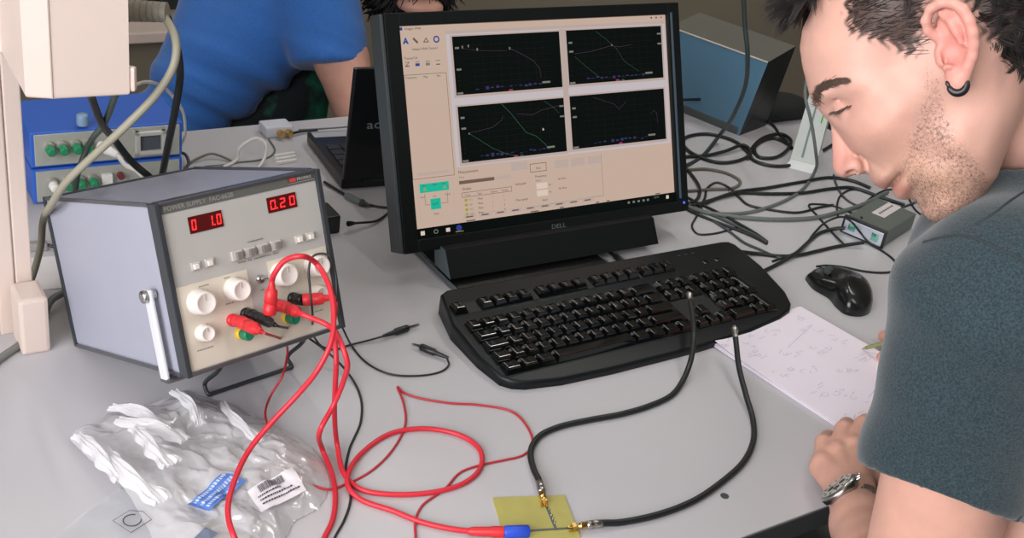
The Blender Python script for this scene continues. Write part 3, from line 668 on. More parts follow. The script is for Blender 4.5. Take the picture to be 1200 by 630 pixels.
def decal(parent, poly_px, fn, m, name, draw=None, label=None, zo=0.0022, zb=0.025):
    # rectangle given by three corners (top-left, top-right, bottom-left), draped over the bag
    TL, TRc, BL = [at(x, y, zb) for x, y in poly_px]; ex = TRc-TL; ey = BL-TL; n = 24; vs = []
    for i in range(n+1):
        for j in range(n+1):
            p = TL + ex*(i/n) + ey*(j/n); q = p - BC; z = zbag(q.x, q.y); vs.append((q.x, q.y, z*0.5 + 0.010 + zo))
    mb = MB().use(m); mb.raw(vs, [(i*(n+1)+j, i*(n+1)+j+1, (i+1)*(n+1)+j+1, (i+1)*(n+1)+j) for i in range(n) for j in range(n)], True)
    o = mb.build(name, None, parent, label)
    if draw:
        b2 = MB()
        def put(u0, v0, u1, v1, mm, lift=0.0011):
            b2.use(mm); k = max(2, int(abs(u1-u0)*12)); vs = []
            for i in range(k+1):
                for v in (v0, v1):
                    p = TL + ex*(u0+(u1-u0)*i/k) + ey*v; q = p - BC; z = zbag(q.x, q.y); vs.append((q.x, q.y, z*0.5 + 0.010 + zo + lift))
            b2.raw(vs, [(2*i, 2*i+1, 2*i+3, 2*i+2) for i in range(k)])
        draw(put); b2.build('print', None, o)
    return o
M_blue = mat('label_blue', (92, 132, 205), 0.5); M_paper = mat('label_white', (236, 232, 236), 0.5); M_ink = mat('label_ink', (70, 66, 84), 0.6); M_lb = mat('label_pale', (190, 208, 240), 0.5)
def d_blue(put):
    for v in (0.12, 0.42, 0.70):
        u = 0.08
        while u < 0.88:
            w1 = random.uniform(0.02, 0.055); put(u, v, min(u+w1, 0.92), v+0.14, M_lb); u += w1 + 0.018
decal(bag, [(219,585),(263,551),(246,592)], None, M_blue, 'label', d_blue, 'blue label with pale lettering')
def d_bar(put):
    u = 0.18
    while u < 0.72:
        w1 = random.choice((0.008, 0.014, 0.02)); put(u, 0.08, u+w1, 0.36, M_ink); u += w1 + random.choice((0.010, 0.014))
    for v, u1 in ((0.44, 0.60), (0.60, 0.80), (0.76, 0.92)):
        u = 0.10
        while u < u1: w1 = random.uniform(0.02, 0.05); put(u, v, u+w1, v+0.06, M_ink); u += w1 + 0.015
decal(bag, [(290,570),(343,543),(306,594)], None, M_paper, 'sticker', d_bar, 'white barcode sticker')
decal(bag, [(225,625),(241,612),(240,632)], None, mat('print_grey', (110, 120, 140), 0.6), 'printed_triangle', None, 'grey triangular print')
# second, flatter bag at the bottom left
b2px = [(52,640),(95,604),(140,572),(160,582),(175,610),(200,640),(180,665),(90,680)]
B2C = at(120,620,0); bag2 = thing('plastic_bag', 'flat frosted plastic bag with a small printed symbol, beside the crumpled bag', 'plastic bag', B2C)
P2 = [(at(x,y)[0]-B2C.x, at(x,y)[1]-B2C.y) for x, y in b2px]
gx2 = np.arange(-0.14, 0.14, 0.0009); GX, GY = np.meshgrid(gx2, gx2, indexing='ij'); d2_ = pdist(GX, GY, P2); mk = d2_ > 0
Z = 0.0012 + (1-np.exp(-np.maximum(d2_,0)/0.02))*(0.0035 + crumple(GX, GY, 9, [(0.07, 0.0012, 3), (0.03, 0.0006, 3)]))
M_film2 = bag_mat('frosted_film', (0.90, 0.92, 0.97), 0.45, 0.3)
npmesh('film', np.stack([GX[mk], GY[mk], Z[mk]], 1), grid_faces(mk), M_film2, bag2)
s2 = MB().use(M_ink); s2.X = inv(bag2)
cx = at(155,609,0.0075); e1 = (at(163,604,0.0075)-cx); e2 = Vector((-e1.y, e1.x, 0))
ring = [cx + e1*math.cos(t)*1.0 + e2*math.sin(t)*1.0 for t in np.linspace(0.5, 5.6, 20)]; s2.tube(ring, 0.0006, 5)
sq = [cx + e1*a*1.5 + e2*b*1.5 for a, b in ((-1,-1),(1,-1),(1.2,0.2),(0.6,1),(-1,1),(-1,-1))]; s2.tube(sq, 0.0003, 4)
s2.build('printed_symbol', None, bag2, 'small recycling style symbol')
# ================================================================== monitor
MX, MY, MZ, MYAW, MT = 0.0167, 1.514, 0.1795, 0.6219, -0.3981
mon = thing('monitor', 'black widescreen monitor showing four dark graphs in a beige measurement window', 'monitor', (MX, MY, 0), MYAW)
MW = Matrix.Translation(Vector((MX, MY, MZ))) @ Matrix.Rotation(MYAW, 4, 'Z') @ Matrix.Rotation(MT, 4, 'X'); IX = inv(mon) @ MW
M_bez = mat('bezel_black', (9, 13, 14), 0.4, var=0.05, spec=0.3); M_bside = mat('bezel_side_grey', (66, 72, 74), 0.4)
sw, sh = 0.2154, 0.135
b = MB(); b.X = IX; b.use(M_bez)
ox, oz = 0.2365, 0.1515
for a, c in (((-ox, -0.006, -oz), (-sw, 0.022, oz)), ((sw, -0.006, -oz), (ox, 0.022, oz)), ((-sw-0.001, -0.006, sh), (sw+0.001, 0.022, oz)), ((-sw-0.001, -0.006, -oz), (sw+0.001, 0.022, -sh))): b.box(a, c, 0.0015)
b.build('bezel', None, mon)
b = MB(); b.X = IX; b.use(M_bside); b.box((-ox-0.0045, -0.003, -oz+0.001), (-ox+0.001, 0.026, oz-0.001), 0.0015); b.build('side_trim', None, mon, 'lighter grey strip along the left side')
b = MB(); b.X = IX; b.use(mat('bezel_slate', (70, 86, 98), 0.3)); b.box((sw+0.004, -0.0072, -oz+0.02), (sw+0.0075, -0.0055, oz-0.014), 0.0004); b.build('bezel_strip', None, mon)
b = MB(); b.X = IX; b.use(M_black); b.box((-ox+0.004, 0.018, -oz+0.004), (ox-0.004, 0.034, oz-0.004), 0.004); b.box((-0.15, 0.03, -0.10), (0.15, 0.055, 0.10), 0.012); b.build('back_cover', None, mon)
S_bg = emis('screen_beige', (220, 192, 174), 0.75); S_bar = emis('screen_grey', (196, 176, 168), 0.85); S_dk = emis('screen_line', (128, 104, 92), 0.7)
S_blk = emis('screen_black', (6, 12, 10), 0.6, 0.04); S_txt = emis('screen_text', (70, 48, 44), 0.6); S_tick = emis('screen_tick', (150, 150, 138), 0.6); S_grid = emis('screen_grid', (18, 34, 28), 0.7)
S_cy = emis('screen_cyan', (30, 186, 156), 0.9); S_bl = emis('screen_blue', (52, 74, 160), 0.7); S_yel = emis('screen_yellow', (176, 168, 70), 0.8); S_wh = emis('screen_white', (235, 215, 200), 0.8)
S_g = emis('trace_green', (70, 120, 88), 0.45); S_mg = emis('trace_violet', (92, 66, 92), 0.55); S_btn = emis('screen_button', (206, 184, 166), 0.85); S_pur = emis('screen_purple', (70, 62, 120), 0.5); S_red = emis('screen_red', (190, 60, 100), 0.7)
S_frm = emis('screen_frame', (205, 196, 200), 0.85)
def ui(): q = MB(); q.X = IX; return q
def rc(q, x0, z0, x1, z1, m, l=1):
    y = -0.0002*l; q.use(m); q.raw([(x0/1000, y, z0/1000), (x1/1000, y, z0/1000), (x1/1000, y, z1/1000), (x0/1000, y, z1/1000)], [(0,1,2,3)]); return q
def ln(q, pts, w, m, l=4):
    y = -0.0002*l; q.use(m)
    for i in range(len(pts)-1):
        a = Vector((pts[i][0]/1000, y, pts[i][1]/1000)); c = Vector((pts[i+1][0]/1000, y, pts[i+1][1]/1000)); d = (c-a)
        if d.length < 1e-7: continue
        d.normalize(); n = Vector((-d.z, 0, d.x))*w/2000; e = d*w/4000
        q.raw([a-e-n, c+e-n, c+e+n, a-e+n], [(0,1,2,3)])
    return q
def tx(q, s, x, z, size, m, l=4): q.use(m); q.text(s, (x/1000, -0.0002*l, z/1000), size/1000); return q
scr = ui(); rc(scr, -215.4, -135, 215.4, 135, S_blk, 0); screen = scr.build('screen', None, mon)
q = ui(); rc(q, -215.2, -122, 215.2, 134.8, S_bg, 1)
rc(q, -148, 122.5, 213, 126.5, S_bar, 2); rc(q, -213.5, 129.8, -209.5, 133.6, S_bl, 3); tx(q, 'Integra VNA', -207, 130.0, 4.6, S_txt)
for x in (188, 197, 206): rc(q, x, 130.5, x+2.5, 132.6, S_red if x > 200 else S_txt, 3)
rc(q, -148, 38, 213, 122.5, S_frm, 2); rc(q, -148, -49, 213, 38, S_frm, 2); rc(q, -144, 31.5, 210, 42, S_frm, 2); rc(q, 28.5, -46, 37.5, 122, S_bar, 3)
# left column
for k, (x, m) in enumerate(((-206.4, S_bl), (-191.8, S_dk), (-177.1, S_dk), (-162.3, S_bl))):
    rc(q, x-5, 111.5, x+5, 121.5, S_btn, 2)
ln(q, [(-209.5,113),(-206.4,120),(-203.3,113),(-206.4,116),(-209.5,113)], 1.6, S_bl); ln(q, [(-195,119),(-190,114)], 3, S_dk); ln(q, [(-181,114),(-177,119),(-174,114),(-181,114)], 1.2, S_dk)
ln(q, [(-162.3+3.6*math.cos(t), 116.8+3.6*math.sin(t)) for t in np.linspace(0, 6.3, 14)], 1.8, S_bl)
tx(q, 'Integra VNA Control', -198, 104.5, 4.2, S_txt); tx(q, 'Traces/Cal', -211, 93.5, 4.4, S_txt)
for x, m in ((-206.9, S_dk), (-192.3, S_bl), (-177.5, S_tick), (-162.6, S_dk)): rc(q, x-5, 82.5, x+5, 92, S_btn, 2); rc(q, x-3, 84.5, x+3, 88 if m != S_dk else 86, m, 3); ln(q, [(x-3,90),(x+3,90)], 0.8, S_dk)
ln(q, [(-209.9,85),(-204,90)], 1.0, S_red)
ln(q, [(-213,74),(-152,74),(-152,-58),(-213,-58),(-213,74)], 0.6, S_dk, 3); rc(q, -212.5, 68.5, -152.5, 73.5, S_btn, 2); tx(q, 'Frequency', -211, 69.4, 3.8, S_txt); tx(q, 'Mag', -186, 69.4, 3.8, S_txt); tx(q, 'Pha', -166, 69.4, 3.8, S_txt)
rc(q, -206, -54.5, -160, -50.5, S_bar, 3)
ln(q, [(-207,-62),(-155.5,-62),(-155.5,-110),(-207,-110),(-207,-62)], 0.5, S_bar, 3)
rc(q, -204.6, -76.5, -161.5, -65, S_cy, 3); rc(q, -190.5, -99.5, -175.5, -85.4, S_cy, 3)
for x, z in ((-199, -73.5), (-170, -73.5)): ln(q, [(x,z),(x+4,z),(x+2,z+3.5),(x,z)], 1, S_yel, 4)
for s_, x, z in (('Port', -201, -68.6), ('VNA', -186, -68.6), ('Port', -172, -68.6)): tx(q, s_, x, z, 3.2, S_txt)
tx(q, 'DUT', -188, -94, 4.2, S_txt, 5); tx(q, 'Port1', -205, -83, 3.2, S_txt); tx(q, 'Port2', -168, -83, 3.2, S_txt); tx(q, 'Cal', -186, -83.5, 3.2, S_txt)
ln(q, [(-198,-78),(-198,-92.5),(-191,-92.5)], 0.5, S_dk); ln(q, [(-165,-78),(-165,-92.5),(-175,-92.5)], 0.5, S_dk); tx(q, 'State', -187, -106.5, 3.6, S_txt)
# lower panel
tx(q, 'Measurement', -146, -57.5, 5.4, S_txt); tx(q, 'Trace', -146, -63.5, 3.4, S_dk); rc(q, -146, -71.5, -92, -67.0, S_dk, 3); rc(q, -92, -71.5, -66, -67, S_bar, 3); ln(q, [(-146,-65.5),(-66,-65.5)], 0.5, S_bar)
rc(q, -64, -62, -38, -51, S_bar, 3); ln(q, [(-34,-67),(-8,-67),(-8,-56),(-34,-56),(-34,-67)], 0.8, S_dk, 3); tx(q, 'Stop', -25, -63.5, 4, S_txt)
for x in (6, 34, 62): rc(q, x, -66, x+23, -55, S_bar, 3)
tx(q, 'Display', -142, -79.5, 4.6, S_txt)
ln(q, [(-143,-83),(-66,-83),(-66,-89),(-143,-89),(-143,-83)], 0.6, S_dk, 3)
for s_, x in (('Trace', -139), ('Type', -120), ('Channel', -100), ('Format', -82)): tx(q, s_, x, -87.6, 3.4, S_txt)
for k in range(4):
    z = -94.5 - 6.2*k; rc(q, -140, z-0.5, -135.5, z+3, S_yel, 3); tx(q, 'S'+('11','21','12','22')[k], -133, z, 3.6, S_dk); tx(q, 'Meas', -120, z, 3.8, S_txt); tx(q, '1', -98, z, 3.6, S_txt); tx(q, str(k+1), -80, z, 3.6, S_txt)
tx(q, 'Add graph', -60, -82, 4.2, S_txt); tx(q, 'Clear graph', -61, -103.5, 4.2, S_txt); ln(q, [(-62,-73),(-36,-73),(-36,-110),(-62,-110)], 0.4, S_bar, 3)
tx(q, 'Frequency', -27, -75, 4.4, S_txt); tx(q, 'Points', -27, -80.5, 3.4, S_dk); rc(q, -26, -91, -8, -83, S_wh, 3); rc(q, -26, -101, -8, -93, S_wh, 3); tx(q, 'Hz', -6, -88, 3.4, S_txt); tx(q, 'Hz', -6, -98, 3.4, S_txt); tx(q, 'Apply', -18, -108, 3.8, S_txt)
tx(q, 'Set Start', 10, -82, 4, S_txt); tx(q, 'Set Stop', 10, -95, 4, S_txt); ln(q, [(86,-52),(86,-112),(-30,-114)], 0.4, S_dk, 3)
for i, x in enumerate(range(-144, 60, 24)): rc(q, x, -118, x+20, -112.5, S_bar, 3); rc(q, x+4, -116.2, x+15, -114.4, S_dk, 4)
x = -140
while x < 190:
    w1 = random.uniform(4, 14); rc(q, x, -121.4, x+w1, -119.8, S_btn if random.random() < .7 else S_dk, 4); x += w1 + random.uniform(3, 16)
q.build('application_window', None, screen, 'beige window with small controls')
# taskbar icons
q = ui(); rc(q, -208.5, -131, -202.5, -125.5, S_wh, 2); ln(q, [(-186+3*math.cos(t), -128.4+2.4*math.sin(t)) for t in np.linspace(0, 6.3, 12)], 1, S_tick, 2); rc(q, -171, -131, -165, -126, S_wh, 2)
ln(q, [(-151.5+2.2*math.cos(t), -128.2+2.2*math.sin(t)) for t in np.linspace(0, 6.3, 12)], 4, S_bl, 2); rc(q, -157, -133.2, -145, -132.4, S_yel, 2)
tx(q, '12:41', 176, -127, 4.6, S_tick, 2); rc(q, 199, -130, 204, -125, S_wh, 2)
for x in (128, 137, 146, 155, 163): rc(q, x, -129, x+4, -126, S_tick, 2)
q.build('taskbar', None, screen)
# four graphs
plots = [(-139.5, 44, 27.8, 119), (39.3, 46, 205.5, 119.5), (-139.5, -44, 28, 29.2), (38, -42.5, 204.5, 30.3)]
def curve(fn, x0, x1, n=40): return [(x, fn(x)) for x in np.linspace(x0, x1, n)]
for k, (x0, z0, x1, z1) in enumerate(plots):
    q = ui(); rc(q, x0-3, z0-3.5, x1+3, z1+2, S_bar, 3); rc(q, x0, z0, x1, z1, S_blk, 5); w1 = x1-x0; h1 = z1-z0
    for i in range(1, 10): ln(q, [(x0+16+(w1-30)*i/10, z0+6), (x0+16+(w1-30)*i/10, z1-4)], 0.25, S_grid, 6)
    for i in range(1, 8): ln(q, [(x0+16, z0+6+(h1-10)*i/8), (x1-14, z0+6+(h1-10)*i/8)], 0.25, S_grid, 6)
    rc(q, x0+3, z1-16-(k % 2)*2, x0+9, z1-13.5-(k % 2)*2, S_tick, 7); rc(q, x0+3, z0+h1*0.42 if k == 0 else z1-30, x0+10, z0+h1*0.42+2.4 if k == 0 else z1-27.5, S_tick, 7)
    rc(q, x0+1, z0+0.8, x0+10, z0+3.4, S_tick, 7); rc(q, x1-33, z0+7, x1-20, z0+9.6, S_tick, 7)
    for j in range(4): rc(q, x0+4, z0+12+j*6, x0+7, z0+12.8+j*6, S_grid, 7)
    if k in (1, 2):
        for zz in (z1-12, z1-26): rc(q, x1-8, zz, x1-1, zz+2.2, S_tick, 7)
    for j in range(14): 
        xx = x0+30+j*7.5+random.uniform(-1, 1); rc(q, xx, z0+4+random.uniform(0, 4), xx+5, z0+5.2+random.uniform(0, 4), S_pur, 7)
    rc(q, x0+w1*0.48, z0+0.4, x0+w1*0.48+6, z0+2.4, S_red, 8)
    if k in (1, 2): rc(q, x0+w1*0.54, z0+0.4, x0+w1*0.54+5, z0+2.4, S_g, 8)
    if k == 0:
        ln(q, [(x0+15, z1-16), (x0+30, z1-18), (x0+45, z1-20), (x0+80, z1-22)], 0.35, S_mg, 7); ln(q, [(x0+86, z1-19), (x0+104, z1-27), (x0+122, z1-37), (x0+131, z1-47), (x0+133, z1-60)], 0.6, S_mg, 7)
        for xx, zz in ((x0+14, z1-14), (x0+23, z1-13), (x0+36, z1-18), (x0+86, z1-19)): rc(q, xx-1, zz-1.6, xx+1, zz+1.8, S_tick, 8)
    if k == 2:
        ln(q, [(x0+67, z1-1), (x0+80, z1-14), (x0+93, z1-30), (x0+103, z1-42), (x0+118, z1-48), (x0+132, z1-60), (x0+138, z1-68)], 0.75, S_g, 7)
        ln(q, [(x0+14, z1-36), (x0+30, z1-46), (x0+48, z1-58), (x0+70, z1-68), (x0+88, z1-72)], 0.6, S_g, 7)
        ln(q, [(x0+14, z1-35), (x0+50, z1-31), (x0+66, z1-22), (x0+68, z1-17)], 0.5, S_mg, 7); ln(q, [(x0+90, z1-16), (x0+115, z1-19), (x0+130, z1-14), (x0+160, z1-10)], 0.5, S_mg, 7); ln(q, [(x0+135, z1-2), (x0+150, z1-12), (x0+158, z1-20)], 0.5, S_g, 7)
        rc(q, x0+13, z1-37, x0+15, z1-35, S_tick, 8)
    if k == 1:
        ln(q, [(x0+12, z1-32), (x0+40, z1-30), (x0+74, z1-24), (x0+90, z1-26), (x0+110, z1-24)], 0.5, S_mg, 7); ln(q, [(x0+50, z1-3), (x0+66, z1-14), (x0+84, z1-28), (x0+96, z1-46), (x0+112, z1-56), (x0+122, z1-62)], 0.45, S_g, 7)
        ln(q, [(x0+12, z1-36), (x0+32, z1-52), (x0+52, z1-66)], 0.45, S_g, 7); rc(q, x0+75, z1-24, x0+77, z1-22, S_tick, 8)
    if k == 3:
        ln(q, [(x0+40, z1-4), (x0+76, z1-16), (x0+84, z1-24), (x0+96, z1-14)], 0.45, S_mg, 7); ln(q, [(x0+140, z1-34), (x0+146, z1-30), (x0+151, z1-34), (x0+152, z1-48)], 0.5, S_mg, 7)
    q.build('graph', None, screen)
q = ui(); q.use(S_wh); q.raw([(-0.0103, -0.0018, -0.0085), (-0.0103, -0.0018, -0.0125), (-0.0075, -0.0018, -0.0115)], [(0,1,2)]); q.build('mouse_pointer', None, screen)
q = ui(); q.use(mat('logo_grey', (90, 96, 96), 0.4)); q.text('DELL', (-0.010, -0.0064, -0.1475), 0.0085, ext=0.0002, sx=1.3); q.build('logo', None, mon)
q = ui(); q.use(emis('power_led', (60, 90, 255), 2.0)); q.cyl((0.2275, -0.0058, -0.1385), (0.2275, -0.0068, -0.1385), 0.0018, n=14); q.build('power_light', None, mon, 'small blue power light')
# sound bar, stand and base (monitor's own upright frame)
sb = MB().use(M_bez); prof = [(-0.045, 0.046), (-0.075, 0.046), (-0.097, 0.0145), (-0.055, 0.0145)]
vs = [(x, y, z) for x in (-0.184, 0.160) for y, z in prof]; sb.raw(vs, [(0,1,2,3), (7,6,5,4), (0,4,5,1), (1,5,6,2), (2,6,7,3), (3,7,4,0)]); 
sb.use(mat('soundbar_end', (84, 98, 102), 0.4)); sb.raw([(-0.1845, y, z) for y, z in prof] + [(-0.1838, y, z) for y, z in prof], [(0,1,2,3), (7,6,5,4), (0,4,5,1), (1,5,6,2), (2,6,7,3), (3,7,4,0)])
sb.build('sound_bar', None, mon)
M_bs = mat('base_gloss_black', (20, 20, 20), 0.25, var=0.1)
bb = MB(); bb.box((-0.182, -0.134, 0), (0.060, 0.085, 0.0085), 0.003); base = bb.build('base', M_bs, mon)
g = MB(); g.box((-0.1815, -0.120, 0.002), (-0.1830, 0.08, 0.0088)); g.box((0.0595, -0.125, 0.004), (0.0612, 0.08, 0.0092)); g.build('base_edge', mat('base_edge_grey', (88, 96, 98), 0.35), base)
nk = MB(); nk.box((-0.10, 0.005, 0.005), (-0.02, 0.045, 0.19), 0.006); nk.build('stand_neck', M_black, mon)

# ================================================================== keyboard
KX, KY, KYAW = 0.1535, 1.3104, 0.6431
kb = thing('keyboard', 'full-size black keyboard in front of the monitor with shiny key sides', 'keyboard', (KX, KY, 0), KYAW)
out = [(-.2199,-.0713),(-.2055,-.0785),(-.159,-.0868),(-.086,-.0902),(-.006,-.0904),(.05,-.0900),(.142,-.0850),(.205,-.0745),(.2326,-.0650),(.2450,-.0540),(.2570,-.030),(.2680,.032),(.2680,.088),(.262,.0985),(.25,.1015),(-.177,.109),(-.2056,.110),(-.217,.104),(-.2335,.045),(-.2345,-.020),(-.2290,-.060)]
def kz(v): return 0.010 + (v+0.09)*0.095
bm = bmesh.new(); vb = [bm.verts.new((x, y, 0.0)) for x, y in out]; vt = [bm.verts.new((x, y, kz(y))) for x, y in out]; n = len(out)
bm.faces.new(vb[::-1]); bm.faces.new(vt)
for i in range(n): bm.faces.new((vb[i], vb[(i+1) % n], vt[(i+1) % n], vt[i]))
bmesh.ops.recalc_face_normals(bm, faces=bm.faces[:])
te = [e for e in bm.edges if e.verts[0] in vt and e.verts[1] in vt]; bmesh.ops.bevel(bm, geom=te, offset=0.004, segments=3, profile=0.5, affect='EDGES')
M_kb = mat('keyboard_black', (9, 15, 17), 0.42, var=0.06, spec=0.35); b = MB(); b.bm(bm, True); b.build('body', M_kb, kb)
M_key = mat('keycap_black', (6, 9, 10), 0.10, var=0.1, spec=0.9)
U = 0.0192; K0 = -0.222
def keycap(u, v, wu, hv, hh=0.0085):
    x0 = K0 + u*U; w1 = wu*U - 0.0008; d1 = hv*0.0205 - 0.0012; cx = x0 + w1/2; z0 = kz(v) - 0.001; m = MB()
    ix, iy = 0.0026, 0.0022; bv = 0.0020; vs = []
    rings = [(w1/2, d1/2, 0.0), (w1/2-0.0003, d1/2-0.0003, 0.002)]
    for k in range(5):                                            # side rolls over into the top
        a = k/4*PI/2; rings.append((w1/2-ix-bv*(1-math.cos(a)), d1/2-iy-bv*(1-math.cos(a)), hh-bv+bv*math.sin(a)))
    for sx_, sy_, zz in rings:
        for a, c in ((-1,-1),(1,-1),(1,1),(-1,1)): vs.append((cx + a*sx_, v + c*sy_ + (0.0008 if zz > 0.004 else 0), z0 + zz))
    K = len(rings); fs = [(4*k+i, 4*k+(i+1) % 4, 4*k+4+(i+1) % 4, 4*k+4+i) for k in range(K-1) for i in range(4)]
    m.raw(vs, [fs[i] for i in range(4)]); 
    for i in range(4):                                            # each side smooth on its own
        m.raw([vs[4*k+j] for k in range(1, K) for j in (i, (i+1) % 4)], [(2*k, 2*k+1, 2*k+3, 2*k+2) for k in range(K-2)], True)
    vs2 = []; N_ = 5; sx_, sy_, _z = rings[-1]
    for i in range(N_+1):
        for c in (-1, 1): a = -1 + 2*i/N_; vs2.append((cx + a*sx_, v + c*sy_ + 0.0008, z0 + hh - 0.0006*(1-a*a)))
    m.raw(vs2, [(2*i, 2*i+2, 2*i+3, 2*i+1) for i in range(N_)], True); return m.build('key', M_key, kb)
rows = []
v0 = 0.0290; dv = 0.0205
R0 = [(0,1)] + [(2+i,1) for i in range(4)] + [(6.5+i,1) for i in range(4)] + [(11+i,1) for i in range(4)] + [(15.25+i,1) for i in range(3)]
R1 = [(i,1) for i in range(13)] + [(13,2)] + [(15.25+i,1) for i in range(3)] + [(18.5+i,1) for i in range(4)]
R2 = [(0,1.5)] + [(1.5+i,1) for i in range(12)] + [(13.5,1.5)] + [(15.25+i,1) for i in range(3)] + [(18.5+i,1) for i in range(3)]
R3 = [(0,1.75)] + [(1.75+i,1) for i in range(11)] + [(12.75,2.25)] + [(18.5+i,1) for i in range(3)]
R4 = [(0,1.25)] + [(1.25+i,1) for i in range(11)] + [(12.25,2.75)] + [(16.25,1)] + [(18.5+i,1) for i in range(3)]
R5 = [(0,1.25),(1.25,1.25),(2.5,1.25),(3.75,6.25),(10,1.25),(11.25,1.25),(12.5,1.25),(13.75,1.25)] + [(15.25+i,1) for i in range(3)] + [(18.5,2),(20.5,1)]
for vv, R in ((0.0670, R0), (v0, R1), (v0-dv, R2), (v0-2*dv, R3), (v0-3*dv, R4), (v0-4*dv, R5)):
    for u_, w_ in R: keycap(u_, vv, w_, 1)
keycap(21.5, v0-1.5*dv, 1, 2); keycap(21.5, v0-3.5*dv, 1, 2)
wl_ = MB(); wl_.use(mat('key_well', (9, 11, 12), 0.5))
for a, c, v_a, v_b in ((K0-.001, K0+15*U, v0-4.55*dv, v0+.55*dv), (K0+15.2*U, K0+18.3*U, v0-4.55*dv, v0+.55*dv), (K0+18.45*U, K0+22.55*U, v0-4.55*dv, v0+.55*dv), (K0-.001, K0+18.3*U, .0565, .0775)):
    vs = [(a, v_a, kz(v_a)+.0004), (c, v_a, kz(v_a)+.0004), (c, v_b, kz(v_b)+.0004), (a, v_b, kz(v_b)+.0004)]; wl_.raw(vs, [(0,1,2,3)])
wl_.build('key_well', None, kb)
# media buttons on the strip above the F row, status lights
for x in (0.128, 0.150):
    m = MB(); m.lathe((x+0.06, 0.064, kz(0.064)-0.001), (0,-0.09,1), [(0,.0055),(0.0018,.0052),(0.002,.004)], 16); m.build('media_button', M_key, kb)
m = MB()
for i in range(3): m.box((0.155+i*0.013, 0.086, kz(0.087)), (0.160+i*0.013, 0.0875, kz(0.087)+0.0006))
m.build('status_lights', mat('dim_grey', (60, 70, 70), 0.4), kb)

# ================================================================== mouse
ms_pts = [(0.4195,1.517),(0.437,1.541),(0.472,1.552),(0.497,1.535),(0.508,1.502),(0.500,1.447),(0.483,1.430),(0.463,1.429),(0.452,1.446),(0.446,1.468),(0.427,1.490)]
mc = sum((Vector((x, y, 0)) for x, y in ms_pts), Vector())/len(ms_pts)
mouse = thing('mouse', 'black curved computer mouse to the right of the keyboard', 'mouse', mc)
ring = cr([Vector((x, y, 0)) - mc for x, y in ms_pts] + [Vector((ms_pts[0][0], ms_pts[0][1], 0)) - mc], 6)[:-1]; n = len(ring)
m = MB(); vs = []; prof = [(1.0,0.0),(1.0,0.006),(0.985,0.012),(0.94,0.018),(0.85,0.0235),(0.72,0.0275),(0.55,0.0305),(0.35,0.0325),(0.15,0.0333)]
for s_, z in prof:
    for p in ring: vs.append((p.x*s_, p.y*s_, z*(0.62 + 0.38*min(1, max(0, (0.06 - (p.y - p.x)*0.7)/0.10)))))
fs = [(j*n+i, j*n+(i+1) % n, (j+1)*n+(i+1) % n, (j+1)*n+i) for j in range(len(prof)-1) for i in range(n)] + [tuple(range(n))[::-1], tuple(range((len(prof)-1)*n, len(prof)*n))]
m.raw(vs, fs, True); m.build('shell', mat('mouse_black', (16, 19, 20), 0.22, var=0.05), mouse)
dirm = Vector((-0.55, 0.62, 0)).normalized(); pm_ = Vector((-dirm.y, dirm.x, 0))
m = MB(); c0 = dirm*0.028 + Vector((0,0,0.0262)); m.tube([c0 - dirm*0.012 + Vector((0,0,0.0025)), c0, c0 + dirm*0.016 - Vector((0,0,0.0045))], 0.0006, 6); m.build('button_gap', mat('gap_black', (5,6,6), 0.6), mouse)
m = MB(); m.cyl(c0 - pm_*0.003 + Vector((0,0,-0.001)), c0 + pm_*0.003 + Vector((0,0,-0.001)), 0.006, n=18); m.build('scroll_wheel', M_cdg, mouse)

# ================================================================== notebook
nb = thing('notebook', 'open notebook with pencil scribbles lying under the hands beside the keyboard', 'notebook', at(829,402,0), math.atan2(0.69, 0.72))
NX, NYl = 0.190, 0.272
def page(z, w, l, dx, dy, curl, th=0.0004, seed=0):
    m = MB(); n = 16; vs = []
    for i in range(n+1):
        for j in range(n+1):
            u, v = i/n, j/n; zz = z + curl*(0.0035*math.sin(PI*u)*(0.4+0.6*v) + 0.004*max(0, u-0.75)**1*4*(v) + 0.0025*(1-v)**6*(1-u)**3*2) + 0.0006*math.sin(u*7+seed)
            vs.append((dx + w*u, dy - l*v, zz))
    N_ = (n+1)**2; fs = [(i*(n+1)+j, i*(n+1)+j+1, (i+1)*(n+1)+j+1, (i+1)*(n+1)+j) for i in range(n) for j in range(n)]
    low = [(x, y, z_-th) for x, y, z_ in vs]; fs2 = [tuple(N_+k for k in f[::-1]) for f in fs]
    def e(i, j): return i*(n+1)+j
    edge = [e(i,0) for i in range(n)] + [e(n,j) for j in range(n)] + [e(n-i,n) for i in range(n)] + [e(0,n-j) for j in range(n)]
    fs3 = [(edge[k], edge[(k+1) % len(edge)], edge[(k+1) % len(edge)]+N_, edge[k]+N_) for k in range(len(edge))]
    m.raw(vs + low, fs + fs2, True); m.raw(vs + low, fs3, False); return m
M_pg = mat('paper_white', (236, 228, 238), 0.75, var=0.01)
page(0.0014, NX, NYl, 0, 0, 0.25, 0.0012, 1).build('back_pages', M_pg, nb)
page(0.0030, NX-0.001, NYl-0.001, 0.0005, 0.001, 0.45, 0.0010, 2).build('middle_pages', M_pg, nb)
tp = page(0.0050, NX-0.001, NYl, 0.001, -0.0015, 1.0, 0.0006, 3).build('top_page', M_pg, nb)
hw = MB().use(mat('pencil_grey', (176, 174, 196), 0.8)); rr = random.Random(5)
def pz(x, y):
    u = (x-0.001)/(NX-0.001); v = (-y-0.0015)/NYl
    return 0.0050 + 0.0035*math.sin(PI*u)*(0.4+0.6*v) + 0.004*max(0, u-0.75)*4*v + 0.0025*(1-v)**6*(1-u)**3*2 + 0.0006*math.sin(u*7+3) + 0.00025
